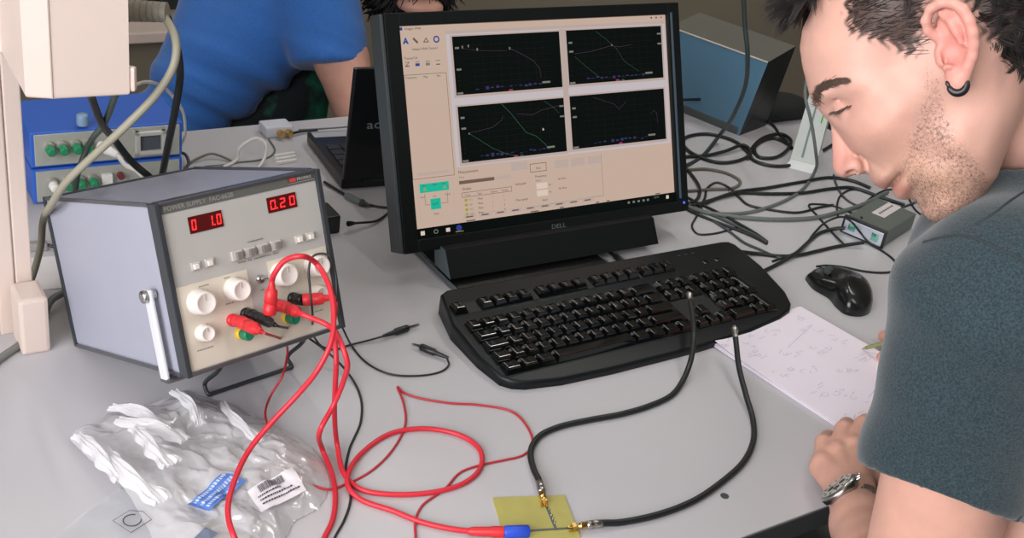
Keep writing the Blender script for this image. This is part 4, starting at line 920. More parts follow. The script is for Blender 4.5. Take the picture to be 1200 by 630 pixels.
def stroke(P, w=0.00026):
    vs = []; 
    for i, p in enumerate(P):
        d = (P[min(i+1, len(P)-1)][0]-P[max(i-1,0)][0], P[min(i+1, len(P)-1)][1]-P[max(i-1,0)][1]); L = math.hypot(*d) or 1; nx, ny = -d[1]/L*w, d[0]/L*w
        vs += [(p[0]-nx, p[1]-ny, pz(*p)), (p[0]+nx, p[1]+ny, pz(*p))]
    hw.raw(vs, [(2*i, 2*i+1, 2*i+3, 2*i+2) for i in range(len(P)-1)])
for gx_, gy_ in ((0.05,-0.03),(0.10,-0.035),(0.14,-0.05),(0.165,-0.03),(0.03,-0.055),(0.07,-0.075),(0.115,-0.09),(0.155,-0.085),(0.02,-0.02),(0.03,-0.10),(0.07,-0.12),(0.11,-0.14),(0.15,-0.13),(0.03,-0.15),(0.06,-0.17),(0.04,-0.20),(0.08,-0.205),(0.17,-0.17)):
    for _ in range(rr.randint(3, 7)):
        x, y = gx_ + rr.uniform(-.016,.016), gy_ + rr.uniform(-.010,.010); k = rr.random()
        if k < 0.45: r_ = rr.uniform(0.0015, 0.0045); stroke([(x + r_*math.cos(t)*1.3, y + r_*math.sin(t)*0.8) for t in np.linspace(rr.uniform(0,3), rr.uniform(4,8), 12)])
        elif k < 0.75: a = rr.uniform(0, PI); L = rr.uniform(0.004, 0.014); stroke([(x + math.cos(a)*L*t, y + math.sin(a)*L*t*0.6) for t in np.linspace(0,1,4)])
        else: stroke([(x + 0.0016*i + 0.0008*math.sin(i*2.1), y + 0.0012*math.sin(i*2.7)) for i in range(9)])
for y in (-0.065, -0.19): stroke([(0.08 + 0.006*i, y + 0.0016*i) for i in range(14)], 0.00025)
hw.build('handwriting', None, tp)

# ================================================================== jack plug behind the keyboard
jp = thing('jack_cable', 'short black jack plug with a silver tip lying between the monitor base and the keyboard', 'cable', at(700,290,0))
b = MB(); b.X = inv(jp); b.tube(cr(pts3([(655,262), (680,278), (706,291,0.001), (714,295,0.002)], 0.0015), 8), 0.0014, 8); b.build('cord', M_cblk, jp)
jack(jp, at(712,294,0.0045), at(731,307,0.0045), at(737,313,0.0045))

# ================================================================== netbook
NC = at(400,223,0.0); la = math.radians(30); LXv = Vector((math.cos(la), math.sin(la), 0)); LYv = Vector((-LXv.y, LXv.x, 0))
lap = thing('netbook', 'small black laptop open with its lid back turned to the camera, left of the monitor', 'laptop', NC, la)
M_lap = mat('laptop_black', (18, 20, 22), 0.3, var=0.05)
MB().box((0, 0, 0.002), (0.275, 0.175, 0.020), 0.003).build('deck', M_lap, lap)
m = MB(); m.box((0.005, 0.150, 0.0195), (0.27, 0.17, 0.0204)); m.box((0.085, 0.125, 0.0195), (0.19, 0.168, 0.0206), 0.0003); m.build('palm_rest', mat('palm_light', (170, 172, 178), 0.35), lap)
for r_ in range(5):
    for c_ in range(11):
        m = MB(); m.box((0.012+c_*0.0232, 0.022+r_*0.0195, 0.0195), (0.012+c_*0.0232+0.020, 0.022+r_*0.0195+0.0165, 0.0225), 0.0012); m.build('key', mat('laptop_key', (40, 44, 46), 0.3), lap)
lid = MB(); LT = Matrix.Translation(Vector((0, 0.004, 0.018))) @ Matrix.Rotation(math.radians(4), 4, 'X'); lid.X = LT
lid.box((0.0, -0.008, 0), (0.275, 0.0, 0.178), 0.003); lid_o = lid.build('lid', M_lap, lap)
m = MB(); m.X = LT; m.use(mat('logo_silver', (170, 176, 178), 0.3, 0.6)); m.text('acer', (0.027, -0.0086, 0.084), 0.020, ext=0.0002, sx=1.25); m.build('logo', None, lid_o)
m = MB(); m.X = LT; m.use(M_blackg); m.box((0.012, 0.0, 0.015), (0.263, 0.0006, 0.168)); m.build('display', None, lid_o)
m = MB(); m.cyl((0.03, 0.0, 0.018), (0.075, 0.0, 0.018), 0.006, n=14); m.cyl((0.2, 0.0, 0.018), (0.245, 0.0, 0.018), 0.006, n=14); m.build('hinge', M_black, lap)

# adapter block and its cables between power supply and monitor
ab = thing('power_adapter', 'small black adapter block tucked against the right side of the bench power supply', 'adapter', at(378,276,0), DA)
MB().box((-0.006, 0, 0), (0.026, 0.045, 0.027), 0.003).build('block', M_black, ab)
P = cr(pts3([(408,262,0.012), (420,261,0.008), (440,259,0.003), (452,252), (464,240), (480,225), (500,205)], 0.0018), 8)
m = MB(); m.X = inv(ab); m.tube(P, 0.0018, 8); m.lathe(P[0], P[3]-P[0], [(0,.004),(0.006,.0036),(0.012,.0022)], 10); m.build('cord', M_cblk, ab)
dc = thing('dc_cable', 'dark cable with a silver inline connector in front of the small laptop', 'cable', at(409,231,0))
m = MB(); m.X = inv(dc); m.tube(cr(pts3([(380,213), (388,218), (398,224), (408,230)], 0.003), 6), 0.0022, 8); m.tube(cr(pts3([(430,239), (444,242), (460,243), (480,240), (500,232)], 0.0025), 6), 0.0017, 8); m.build('cord', M_cblk, dc)
m = MB(); m.X = inv(dc); m.use(mat('grey_sleeve', (130, 140, 142), 0.3, 0.3)); a = at(405,228,0.005); c = at(423,237,0.005); m.lathe(a, c-a, [(0,.003),(0.002,.0048),((c-a).length,.0048)], 14); m.use(M_cdg); e = at(434,241,0.0045); m.lathe(c, e-c, [(0,.0055),(0.004,.0055),(0.0045,.004),((e-c).length,.002)], 14); m.build('connector', None, dc)

# ================================================================== blue instruments
M_bli = mat('instrument_blue', (46, 96, 190), 0.45, var=0.02); M_ipan = mat('instrument_panel', (166, 168, 160), 0.45, 0.2, var=0.03)
BI = at(44, 241, 0); BYAW = math.atan2(0.104, 0.15)
M_gk = mat('green_knob', (34, 128, 86), 0.35)
for k in range(2):
    o = thing('blue_instrument', ('lower of two stacked blue metal instruments with a silver front' if k == 0 else 'upper of two stacked blue metal instruments, with a square meter on its silver front'), 'instrument', BI + Vector((0,0,0.0035 + k*0.0520)), BYAW, 'blue instruments behind the power supply')
    bw = 0.190
    MB().box((-0.005, 0, 0), (bw+0.004, 0.115, 0.049), 0.0015).build('case', M_bli, o)
    MB().box((0, -0.002, 0.0025), (bw, 0.003, 0.0465), 0.001).build('front_panel', M_ipan, o)
    for j, x in enumerate(((0.018, 0.034, 0.051, 0.066) if k else (0.020, 0.038, 0.055, 0.071))):
        m = MB().use(mat('knob_silver', (176, 172, 164), 0.3, 0.5)); m.lathe((x, -0.002, 0.030), (0,-1,0), [(0,.0072),(0.004,.0070),(0.006,.006)], 18); m.use(M_gk if (k or j) else M_white); m.lathe((x+0.0004, -0.006, 0.0275), (0,-1,0), [(0,.0066),(0.012,.0058),(0.0135,.004)], 18); m.build('knob', None, o)
    if k:
        m = MB().use(mat('meter_frame', (196, 196, 190), 0.35, 0.3)); 
        for a, c in (((0.128,-0.009,0.008),(0.170,-0.002,0.014)), ((0.128,-0.009,0.036),(0.170,-0.002,0.042)), ((0.128,-0.009,0.008),(0.135,-0.002,0.042)), ((0.163,-0.009,0.008),(0.170,-0.002,0.042))): m.box(a, c, 0.0015)
        m.use(mat('meter_glass', (70, 76, 84), 0.2)); m.box((0.134,-0.005,0.013), (0.164,-0.002,0.037)); 
        for x in (0.125, 0.169): m.use(M_ipan); m.box((x,-0.006,0.006),(x+0.004,-0.002,0.013),0.001); m.box((x,-0.006,0.037),(x+0.004,-0.002,0.044),0.001)
        m.build('meter', None, o)
    else:
        m = MB().use(M_white); m.box((0.083,-0.009,0.020),(0.097,-0.002,0.036),0.001); m.build('socket', None, o)
        m = MB().use(mat('dark_red', (110, 40, 48), 0.4)); m.lathe((0.108,-0.002,0.032),(0,-1,0),[(0,.0045),(0.009,.0045)],14); m.build('indicator', None, o)
    for x in (0.01, bw-0.01):
        for y in (0.01, 0.1): MB().cyl((x,y,-0.0032),(x,y,0.001),0.005,n=12).build('foot', M_black, o)
kc = thing('rubber_stopper', 'small grey blue knurled cap standing on top of the upper blue instrument', 'cap', at(97,146,0.1083))
m = MB(); m.lathe((0,0,0), (0,0,1), [(0,.0075),(0.002,.008),(0.013,.0078),(0.015,.007),(0.0155,.004)], 18); m.build('cap', mat('cap_bluegrey', (122, 150, 178), 0.4), kc)
wp = thing('plug_cable', 'white cable whose moulded plug hangs in front of the blue instruments', 'cable', dep(118,172,1.50))
m = MB(); m.X = inv(wp); a = dep(117,170,1.50); c = dep(138,182,1.49); m.lathe(a, c-a, [(0,.006),(0.004,.0075),(0.012,.007),((c-a).length,.004)], 14); m.build('plug', M_white, wp)
m = MB(); m.X = inv(wp); m.tube(cr([c, dep(148,194,1.48), dep(160,200,1.48), dep(168,207,1.48), at(180,212,0.002)], 8), 0.003, 8); m.build('cord', M_cwht, wp)

# clutter on the desk left of the power supply
cl = thing('wire_connector', 'small red and grey wire connector on the desk behind the post foot', 'connector', at(44,292,0), 0.4)
m = MB().use(mat('conn_grey', (150,146,142), 0.4)); m.box((-0.012,-0.006,0),(0.012,0.006,0.010),0.002); m.use(M_red); m.cyl((-0.014,0,0.006),(-0.022,0.002,0.006),0.0022); m.use(M_black); m.cyl((0.012,0,0.006),(0.022,-0.004,0.004),0.002); m.build('body', None, cl)
pp = thing('paper_note', 'small white slip of paper on the desk behind the post foot', 'paper', at(54,325,0), 0.5)
m = MB(); m.box((-0.022,-0.03,0.0003),(0.022,0.05,0.0012)); m.build('sheet', mat('slip_white', (224,220,222), 0.7), pp)

# far side of the desk: white adapter with gold connectors, thin cables, white blocks
wa = thing('white_adapter', 'small pale box with gold connectors near the back edge of the desk', 'adapter', at(326,160,0), DA)
m = MB(); m.box((-0.022,-0.004,0),(0.024,0.03,0.018),0.003); m.build('box', mat('adapter_pale', (206, 208, 216), 0.35), wa)
for x in (0.000, 0.014): m = MB(); m.lathe((x,-0.004,0.009),(0,-1,0),[(0,.005),(0.008,.005),(0.008,.004),(0.014,.004)],6 if x else 16,False); m.build('gold_connector', M_gold, wa)
m = MB(); m.X = inv(wa); m.tube(cr(pts3([(340,157,0.004), (352,154,0.003), (372,152,0.0015)], 0.002), 6), 0.0022, 8); m.build('antenna_stub', M_black, wa)
cable('thin_cable', 'thin grey wire running right from the pale adapter to the small laptop', [(350,152), (370,151), (400,149), (430,146)], 0.0012, M_cgry)
cable('white_cable', 'white cable standing in a loop behind the bench power supply', [(262,196), (278,186,0.004), (279,176,0.018), (290,166,0.028), (302,162,0.032), (311,168,0.026), (311,182,0.010), (303,196), (290,205)], 0.0026, M_cwht)
cable('thin_cable', 'thin grey wire winding on the desk under the white looped cable', [(315,163), (322,176), (315,184), (300,188), (280,190), (262,193), (240,195)], 0.0014, M_cgry)
cable('thin_cable', 'greenish wire arching over the desk behind the bench power supply', [(216,206), (221,192), (235,184,0.004), (248,180,0.006), (262,184,0.003), (272,190), (250,196), (225,198)], 0.0020, mat('olive_grey_cable', (116, 118, 104), 0.5))
cable('thin_cable', 'dark grey wire curling up beside the blue instruments', [(190,214), (200,192,0.004), (208,180,0.012), (216,180,0.014), (221,190,0.006), (214,202), (206,212)], 0.0024, M_cdg)
wb = thing('white_block', 'small stack of white plastic strips beside the laptop corner', 'plastic strips', at(334,190,0), DA+0.1)
for k in range(3):
    m = MB(); m.box((-0.016+0.002*k,-0.006+k*0.007,0.0),(0.018+0.002*k,-0.001+k*0.007,0.005+0.0025*k),0.001); m.build('strip', M_white, wb)

# ================================================================== right background
# slanted grey case
B = at(866,159,0); T2 = at(800,132,0); dirb = (T2-B); dirb.z = 0; dirb.normalize(); nb_ = Vector((dirb.y, -dirb.x, 0)) 
if nb_.y > 0: nb_ = -nb_
cs = thing('slanted_case', 'blue-grey slab-like equipment case leaning back behind the monitor on its right', 'equipment case', B, math.atan2(-dirb.y, -dirb.x))
# local: x from left (negative) to right corner 0, y into the room
zt = 0.150; dTop = inv(cs) @ at(900,73,zt); 
lx = 0.215; yt = dTop.y; xt = dTop.x; dk = inv(cs) @ at(926,57,zt+0.004); 
v = [(-lx,0,0),(0,0,0),(xt,yt,zt),(-lx+xt,yt,zt)]; off = Vector((dk.x-xt, dk.y-yt, 0.012))
v2 = [Vector(p)+Vector((0.0,off.y*0.9,0)) for p in v[:2]] + [Vector(p)+Vector((off.x*0.4,off.y,off.z)) for p in v[2:]]
m = MB().use(mat('case_blue', (92, 136, 164), 0.4, var=0.03, scale=8)); allv = [Vector(p) for p in v] + v2; m.raw(allv, [(0,1,2,3)]); m.use(mat('case_top', (92, 92, 84), 0.6)); m.raw(allv, [(3,2,6,7), (4,7,6,5), (0,4,5,1), (0,3,7,4)]); m.use(M_black); m.raw(allv, [(1,5,6,2)]); m.build('case', None, cs)
m = MB().use(mat('case_rim', (205, 196, 188), 0.3)); m.tube([Vector(v[3])+Vector((0,-0.001,0)), Vector(v[2])+Vector((0,-0.001,0))], 0.0016, 6); m.build('rim', None, cs, 'pale rim along the top edge')
m = MB().use(mat('case_foot', (84, 92, 92), 0.5)); m.box((-lx+0.01, -0.001, 0.0), (-0.004, 0.02, 0.016), 0.003); m.build('plinth', None, cs)
# white upright device
ys = thing('upright_router', 'white upright tapered plastic router on a flared foot, partly behind the face', 'router', at(938,197,0), math.radians(-16))
ye = at(922,189,0); 
def hex_(m, x0, x1, y0, y1, z0, X0, X1, Y0, Y1, z1):
    m.raw([(x0,y0,z0),(x1,y0,z0),(x1,y1,z0),(x0,y1,z0),(X0,Y0,z1),(X1,Y0,z1),(X1,Y1,z1),(X0,Y1,z1)], [(3,2,1,0),(4,5,6,7),(0,1,5,4),(1,2,6,5),(2,3,7,6),(3,0,4,7)])
M_rw = mat('router_white', (206, 210, 204), 0.4)
m = MB(); hex_(m, -0.027, 0.030, -0.012, 0.10, 0, -0.020, 0.023, -0.006, 0.09, 0.014); m.build('foot', M_rw, ys)
m = MB(); hex_(m, -0.021, 0.024, -0.004, 0.09, 0.012, -0.017, 0.021, 0.0, 0.085, 0.20); m.build('body', M_rw, ys)
m = MB(); hex_(m, -0.0035, 0.000, -0.0052, 0.0, 0.022, -0.0035, -0.001, -0.0022, 0.002, 0.17); m.build('slot', mat('slot_grey', (120, 140, 136), 0.5), ys)
m = MB().use(emis('green_led', (70, 170, 60), 0.8)); m.box((0.0125, -0.0040, 0.090), (0.0145, -0.0015, 0.104)); m.build('status_light', None, ys, 'green status light')
# small grey box with shiny front and label
g0 = at(986,271,0); g1 = at(1033,291,0); g2 = at(1086,276,0); gx_ = (g1-g0); gy_ = (g2-g1); gw = gx_.length
gb = thing('network_box', 'low dark grey box with a bright front plate and a white label, below the face', 'network box', g0, math.atan2(gx_.y, gx_.x))
ang = gx_.angle(gy_); GL = gy_.length; GH = 0.028
MB().box((0, 0, 0), (gw, GL, GH), 0.003).build('case', mat('netbox_grey', (96, 104, 98), 0.5), gb)
m = MB().use(M_black); m.box((-0.002,-0.003,-0.0),(gw+0.002,0.002,GH+0.002),0.0015); m.use(mat('netbox_plate', (206, 210, 222), 0.25, 0.4)); m.box((0.002,-0.0042,0.003),(gw-0.002,-0.002,GH-0.002),0.0008); m.use(mat('holo', (150, 220, 200), 0.15, 0.8)); m.box((0.010,-0.0048,0.009),(0.022,-0.0040,0.021)); m.box((gw-0.020,-0.0048,0.008),(gw-0.008,-0.0040,0.021)); m.build('front_plate', None, gb)
m = MB().use(mat('label_pinkish', (214, 206, 204), 0.5)); m.box((gw*0.30, GL*0.42, GH), (gw*0.62, GL*0.98, GH+0.0006)); m.use(M_ink)
for k in range(7): m.box((gw*0.42, GL*(0.48+0.065*k), GH+0.0006), (gw*0.47, GL*(0.52+0.065*k), GH+0.0009))
m.build('label', None, gb)
# dark block on the far edge
dbk = thing('black_pouch', 'black soft pouch lying at the back edge of the desk beside the slanted case', 'pouch', at(916,140,0), DA)
m = MB(); m.ell((0,0.02,0.022), (0.075,0.045,0.022), 24, 10); m.box((-0.06,-0.015,0),(0.065,0.055,0.030),0.010); m.build('pouch', mat('bag_black', (18,24,22), 0.8), dbk)

g_ = 'tangled cables behind the monitor'
cable('hanging_cable', 'dark cable hanging from above in front of the blue-grey case and trailing left', [dep(871,-12,1.75), dep(873,30,1.78), dep(876,62,1.80), dep(874,98,1.86), dep(862,130,1.93), at(842,160,0.012), at(822,184,0), (800,196), (780,205)], 0.0036, mat('teal_black_cable', (42, 54, 54), 0.45))
cable('black_cable', 'black cable slung low across the front of the blue-grey case', [(785,118,0.035), (800,117,0.035), (825,117,0.034), (848,122,0.030), (872,131,0.022), (893,137,0.008), (905,146), (914,158), (922,166)], 0.0028, M_cblk)
cable('black_cable', 'black cable lying in a wide loop below the blue-grey case', [(790,186), (800,184), (828,182), (850,177,0.003), (872,170,0.006), (880,178,0.003), (866,188), (840,190), (812,180), (800,168), (806,160), (830,157), (858,164), (876,178), (884,188), (904,194), (930,193), (950,184), (965,176), (975,170)], 0.0032, M_cblk)
cable('black_cable', 'black cable coiled in an oval beside the white router foot', [(876,186), (884,170), (898,160), (916,157), (926,163), (922,176), (906,185), (890,184), (884,175), (892,166), (908,162), (922,168), (934,180)], 0.0032, M_cblk)
cable('black_cable', 'black cable bending out from behind the lower right of the monitor and back', [(785,186), (800,194), (813,208), (820,222), (815,235), (794,241)], 0.0028, M_cblk)
cable('grey_cable', 'brownish grey cable making a hairpin right of the monitor', [(790,201), (806,199), (828,198), (852,203), (867,212), (860,220), (830,222), (800,224)], 0.0026, mat('brown_grey_cable', (98, 96, 88), 0.5))
cable('black_cable', 'thin black cable with a hump that wanders right towards the grey box', [(822,240), (826,232), (830,219), (840,214,0.006), (853,219,0.004), (866,231), (877,240), (899,245), (933,249), (960,243), (976,240)], 0.0021, M_cblk)
cable('black_cable', 'black cable fanning right just under the nose', [(810,242), (835,234), (863,225,0.004), (900,220), (940,213), (975,208), (1000,212), (1020,220)], 0.0030, M_cblk)
cable('black_cable', 'black cable running right beneath the one under the nose', [(818,242), (845,231), (870,226), (900,227), (940,226), (975,221), (1000,220), (1030,230), (1060,240)], 0.0030, M_cblk)
cable('grey_cable', 'grey cable rising from the tangle and climbing over the white router', [(815,246), (840,250), (875,249), (913,238), (940,222), (955,200,0.004), dep(956,178,1.93), dep(950,140,1.90), dep(944,115,1.89), dep(945,95,1.92), dep(952,80,1.96)], 0.0028, M_cgry)
cable('grey_cable', 'thick grey cable sweeping along the front of the tangle', [(805,242), (825,248), (863,254), (911,257), (955,255), (985,248), (1010,240), (1040,225)], 0.0036, M_cgry)
for k, (dy, lab) in enumerate(((0, 'upper'), (5, 'middle'), (10, 'lower'))):
    cable('signal_cable', lab + ' of three black cables slanting down side by side behind the keyboard', [(796,226+dy*1.4), (815,236+dy*1.4), (840,248+dy*1.2), (866,262+dy*0.8), (885,273+dy*0.5), (899,283+dy*0.25)], 0.0023, M_cdg if k == 1 else M_cblk, group='slanting cables right of the monitor')
cable('black_cable', 'thin black cable in a small loop just behind the keyboard corner', [(822,244), (816,254), (811,266), (818,274), (834,274), (852,270), (870,264)], 0.0016, M_cblk)
cable('black_cable', 'thin dark cable running from the tangle down to cross the keyboard cord', [(835,258), (856,272), (872,284), (890,292), (915,302), (935,300)], 0.0021, M_cdg)
cable('keyboard_cable', 'black keyboard cable leaving the back edge and running right to the grey box', [(832,296,0.020), (845,293,0.014), (860,294,0.006), (887,297), (915,300), (935,299), (958,294), (985,288), (1012,284,0.006)], 0.0030, M_cblk)
cable('black_cable', 'black cable rising diagonally from the keyboard to the left end of the grey box', [(884,328), (893,319), (912,309), (932,297,0.004), (950,281), (963,272), (978,268,0.004), (990,267,0.010)], 0.0030, M_cblk)
cable('mouse_cable', 'thin black mouse cable looping round from the grey box to the mouse', [(957,312,0.010), (970,311,0.004), (990,313), (1015,318), (1040,319), (1053,314), (1046,303), (1034,294), (1018,284,0.002), (1008,272,0.012), (998,260,0.030), (985,254,0.022), (968,260,0.006), (955,272), (944,286), (928,298,0.004), (905,306)], 0.0017, M_cblk)
cable('black_cable', 'thin black wire in a sharp V behind the grey box', [(990,287,0.003), (975,272), (960,255), (948,240), (958,239), (976,241), (995,248), (1010,255,0.028)], 0.0017, M_cblk)
cable('black_cable', 'thin black wire arching behind the grey box below the mouth', [(982,254), (981,240), (986,228), (1000,222), (1020,226), (1040,233), (1048,243), (1043,252,0.025)], 0.0017, M_cblk)
cable('black_cable', 'thin black wire dangling between nose and grey box', [(977,205), (980,216), (990,232), (1003,240), (1030,245), (1055,243), (1075,236)], 0.0019, M_cdg)
cable('black_cable', 'thin wire twisted past the chin behind the grey box', [(1004,255,0.004), (1012,240), (1026,228), (1045,222), (1062,230), (1075,248), (1100,262), (1120,256)], 0.0016, M_cblk)
# ================================================================== people
from mathutils.bvhtree import BVHTree
def skin_mat(name, stub=True):
    m = bpy.data.materials.new(name); m.use_nodes = True; nt = m.node_tree; N = nt.nodes; L = nt.links; b = N['Principled BSDF']
    b.inputs['Roughness'].default_value = 0.48; b.inputs['Specular IOR Level'].default_value = 0.35
    b.inputs['Subsurface Weight'].default_value = 0.18; b.inputs['Subsurface Radius'].default_value = (0.010, 0.004, 0.002); b.inputs['Subsurface Scale'].default_value = 0.6
    at_ = N.new('ShaderNodeAttribute'); at_.attribute_name = 'tint'
    tc = N.new('ShaderNodeTexCoord'); n1 = N.new('ShaderNodeTexNoise'); n1.inputs['Scale'].default_value = 45; n1.inputs['Detail'].default_value = 5; L.new(tc.outputs['Object'], n1.inputs['Vector'])
    mr = N.new('ShaderNodeMapRange'); mr.inputs[1].default_value = 0.3; mr.inputs[2].default_value = 0.7; mr.inputs[3].default_value = 0.93; mr.inputs[4].default_value = 1.05; L.new(n1.outputs['Fac'], mr.inputs[0])
    mu = N.new('ShaderNodeVectorMath'); mu.operation = 'SCALE'; L.new(at_.outputs['Color'], mu.inputs[0]); L.new(mr.outputs[0], mu.inputs['Scale'])
    be = N.new('ShaderNodeAttribute'); be.attribute_name = 'beard'
    n2 = N.new('ShaderNodeTexNoise'); n2.inputs['Scale'].default_value = 520; n2.inputs['Detail'].default_value = 2; L.new(tc.outputs['Object'], n2.inputs['Vector'])
    n3 = N.new('ShaderNodeTexNoise'); n3.inputs['Scale'].default_value = 90; n3.inputs['Detail'].default_value = 3; L.new(tc.outputs['Object'], n3.inputs['Vector'])
    r2 = N.new('ShaderNodeMapRange'); r2.inputs[1].default_value = 0.42; r2.inputs[2].default_value = 0.62; r2.inputs[3].default_value = 0.12; r2.inputs[4].default_value = 1.0; L.new(n2.outputs['Fac'], r2.inputs[0])
    r3 = N.new('ShaderNodeMapRange'); r3.inputs[1].default_value = 0.35; r3.inputs[2].default_value = 0.65; r3.inputs[3].default_value = 0.35; r3.inputs[4].default_value = 0.85; L.new(n3.outputs['Fac'], r3.inputs[0])
    m1 = N.new('ShaderNodeMath'); m1.operation = 'MULTIPLY'; L.new(r2.outputs[0], m1.inputs[0]); L.new(r3.outputs[0], m1.inputs[1])
    m2 = N.new('ShaderNodeMath'); m2.operation = 'MULTIPLY'; m2.use_clamp = True; L.new(m1.outputs[0], m2.inputs[0]); L.new(be.outputs['Fac'], m2.inputs[1])
    mx = N.new('ShaderNodeMixRGB'); L.new(m2.outputs[0], mx.inputs[0]); L.new(mu.outputs[0], mx.inputs[1]); mx.inputs[2].default_value = s2l((128, 104, 88)) + (1,)
    L.new(mx.outputs[0], b.inputs['Base Color'])
    n4 = N.new('ShaderNodeTexNoise'); n4.inputs['Scale'].default_value = 700; n4.inputs['Detail'].default_value = 3; L.new(tc.outputs['Object'], n4.inputs['Vector'])
    bp = N.new('ShaderNodeBump'); bp.inputs['Strength'].default_value = 0.25; bp.inputs['Distance'].default_value = 0.0006; L.new(n4.outputs['Fac'], bp.inputs['Height']); L.new(bp.outputs[0], b.inputs['Normal'])
    return m
M_skin = skin_mat('skin'); 
# ---- head frame: x to the person's right, y out of the face, z to the crown
HC = (1060, 100); fw_ = ray(*HC).normalized(); rr_ = (_r - fw_*_r.dot(fw_)).normalized(); uu_ = rr_.cross(fw_)
HT = math.radians(40)
ey = -rr_*math.cos(HT) - uu_*math.sin(HT); ez = -rr_*math.sin(HT) + uu_*math.cos(HT); ex = fw_
HD = 0.87
HO = CAM + ray(1104, 70)*(HD/ray(1104,70).dot(fw_))
turn = math.radians(3); ey2 = ey*math.cos(turn) + ex*math.sin(turn); ex2 = ex*math.cos(turn) - ey*math.sin(turn)
HM = Matrix((ex2, ey2, ez)).transposed().to_4x4(); HM.translation = HO; HMi = HM.inverted()
def hl(px, py, x=0.0):                     # point on the plane x = const of the head, in head coordinates
    d = HMi.to_3x3() @ ray(px, py); o = HMi @ CAM; return o + d*((x - o.x)/d.x)
def hyz(px, py, x=0.0): p = hl(px, py, x); return (p.y, p.z)

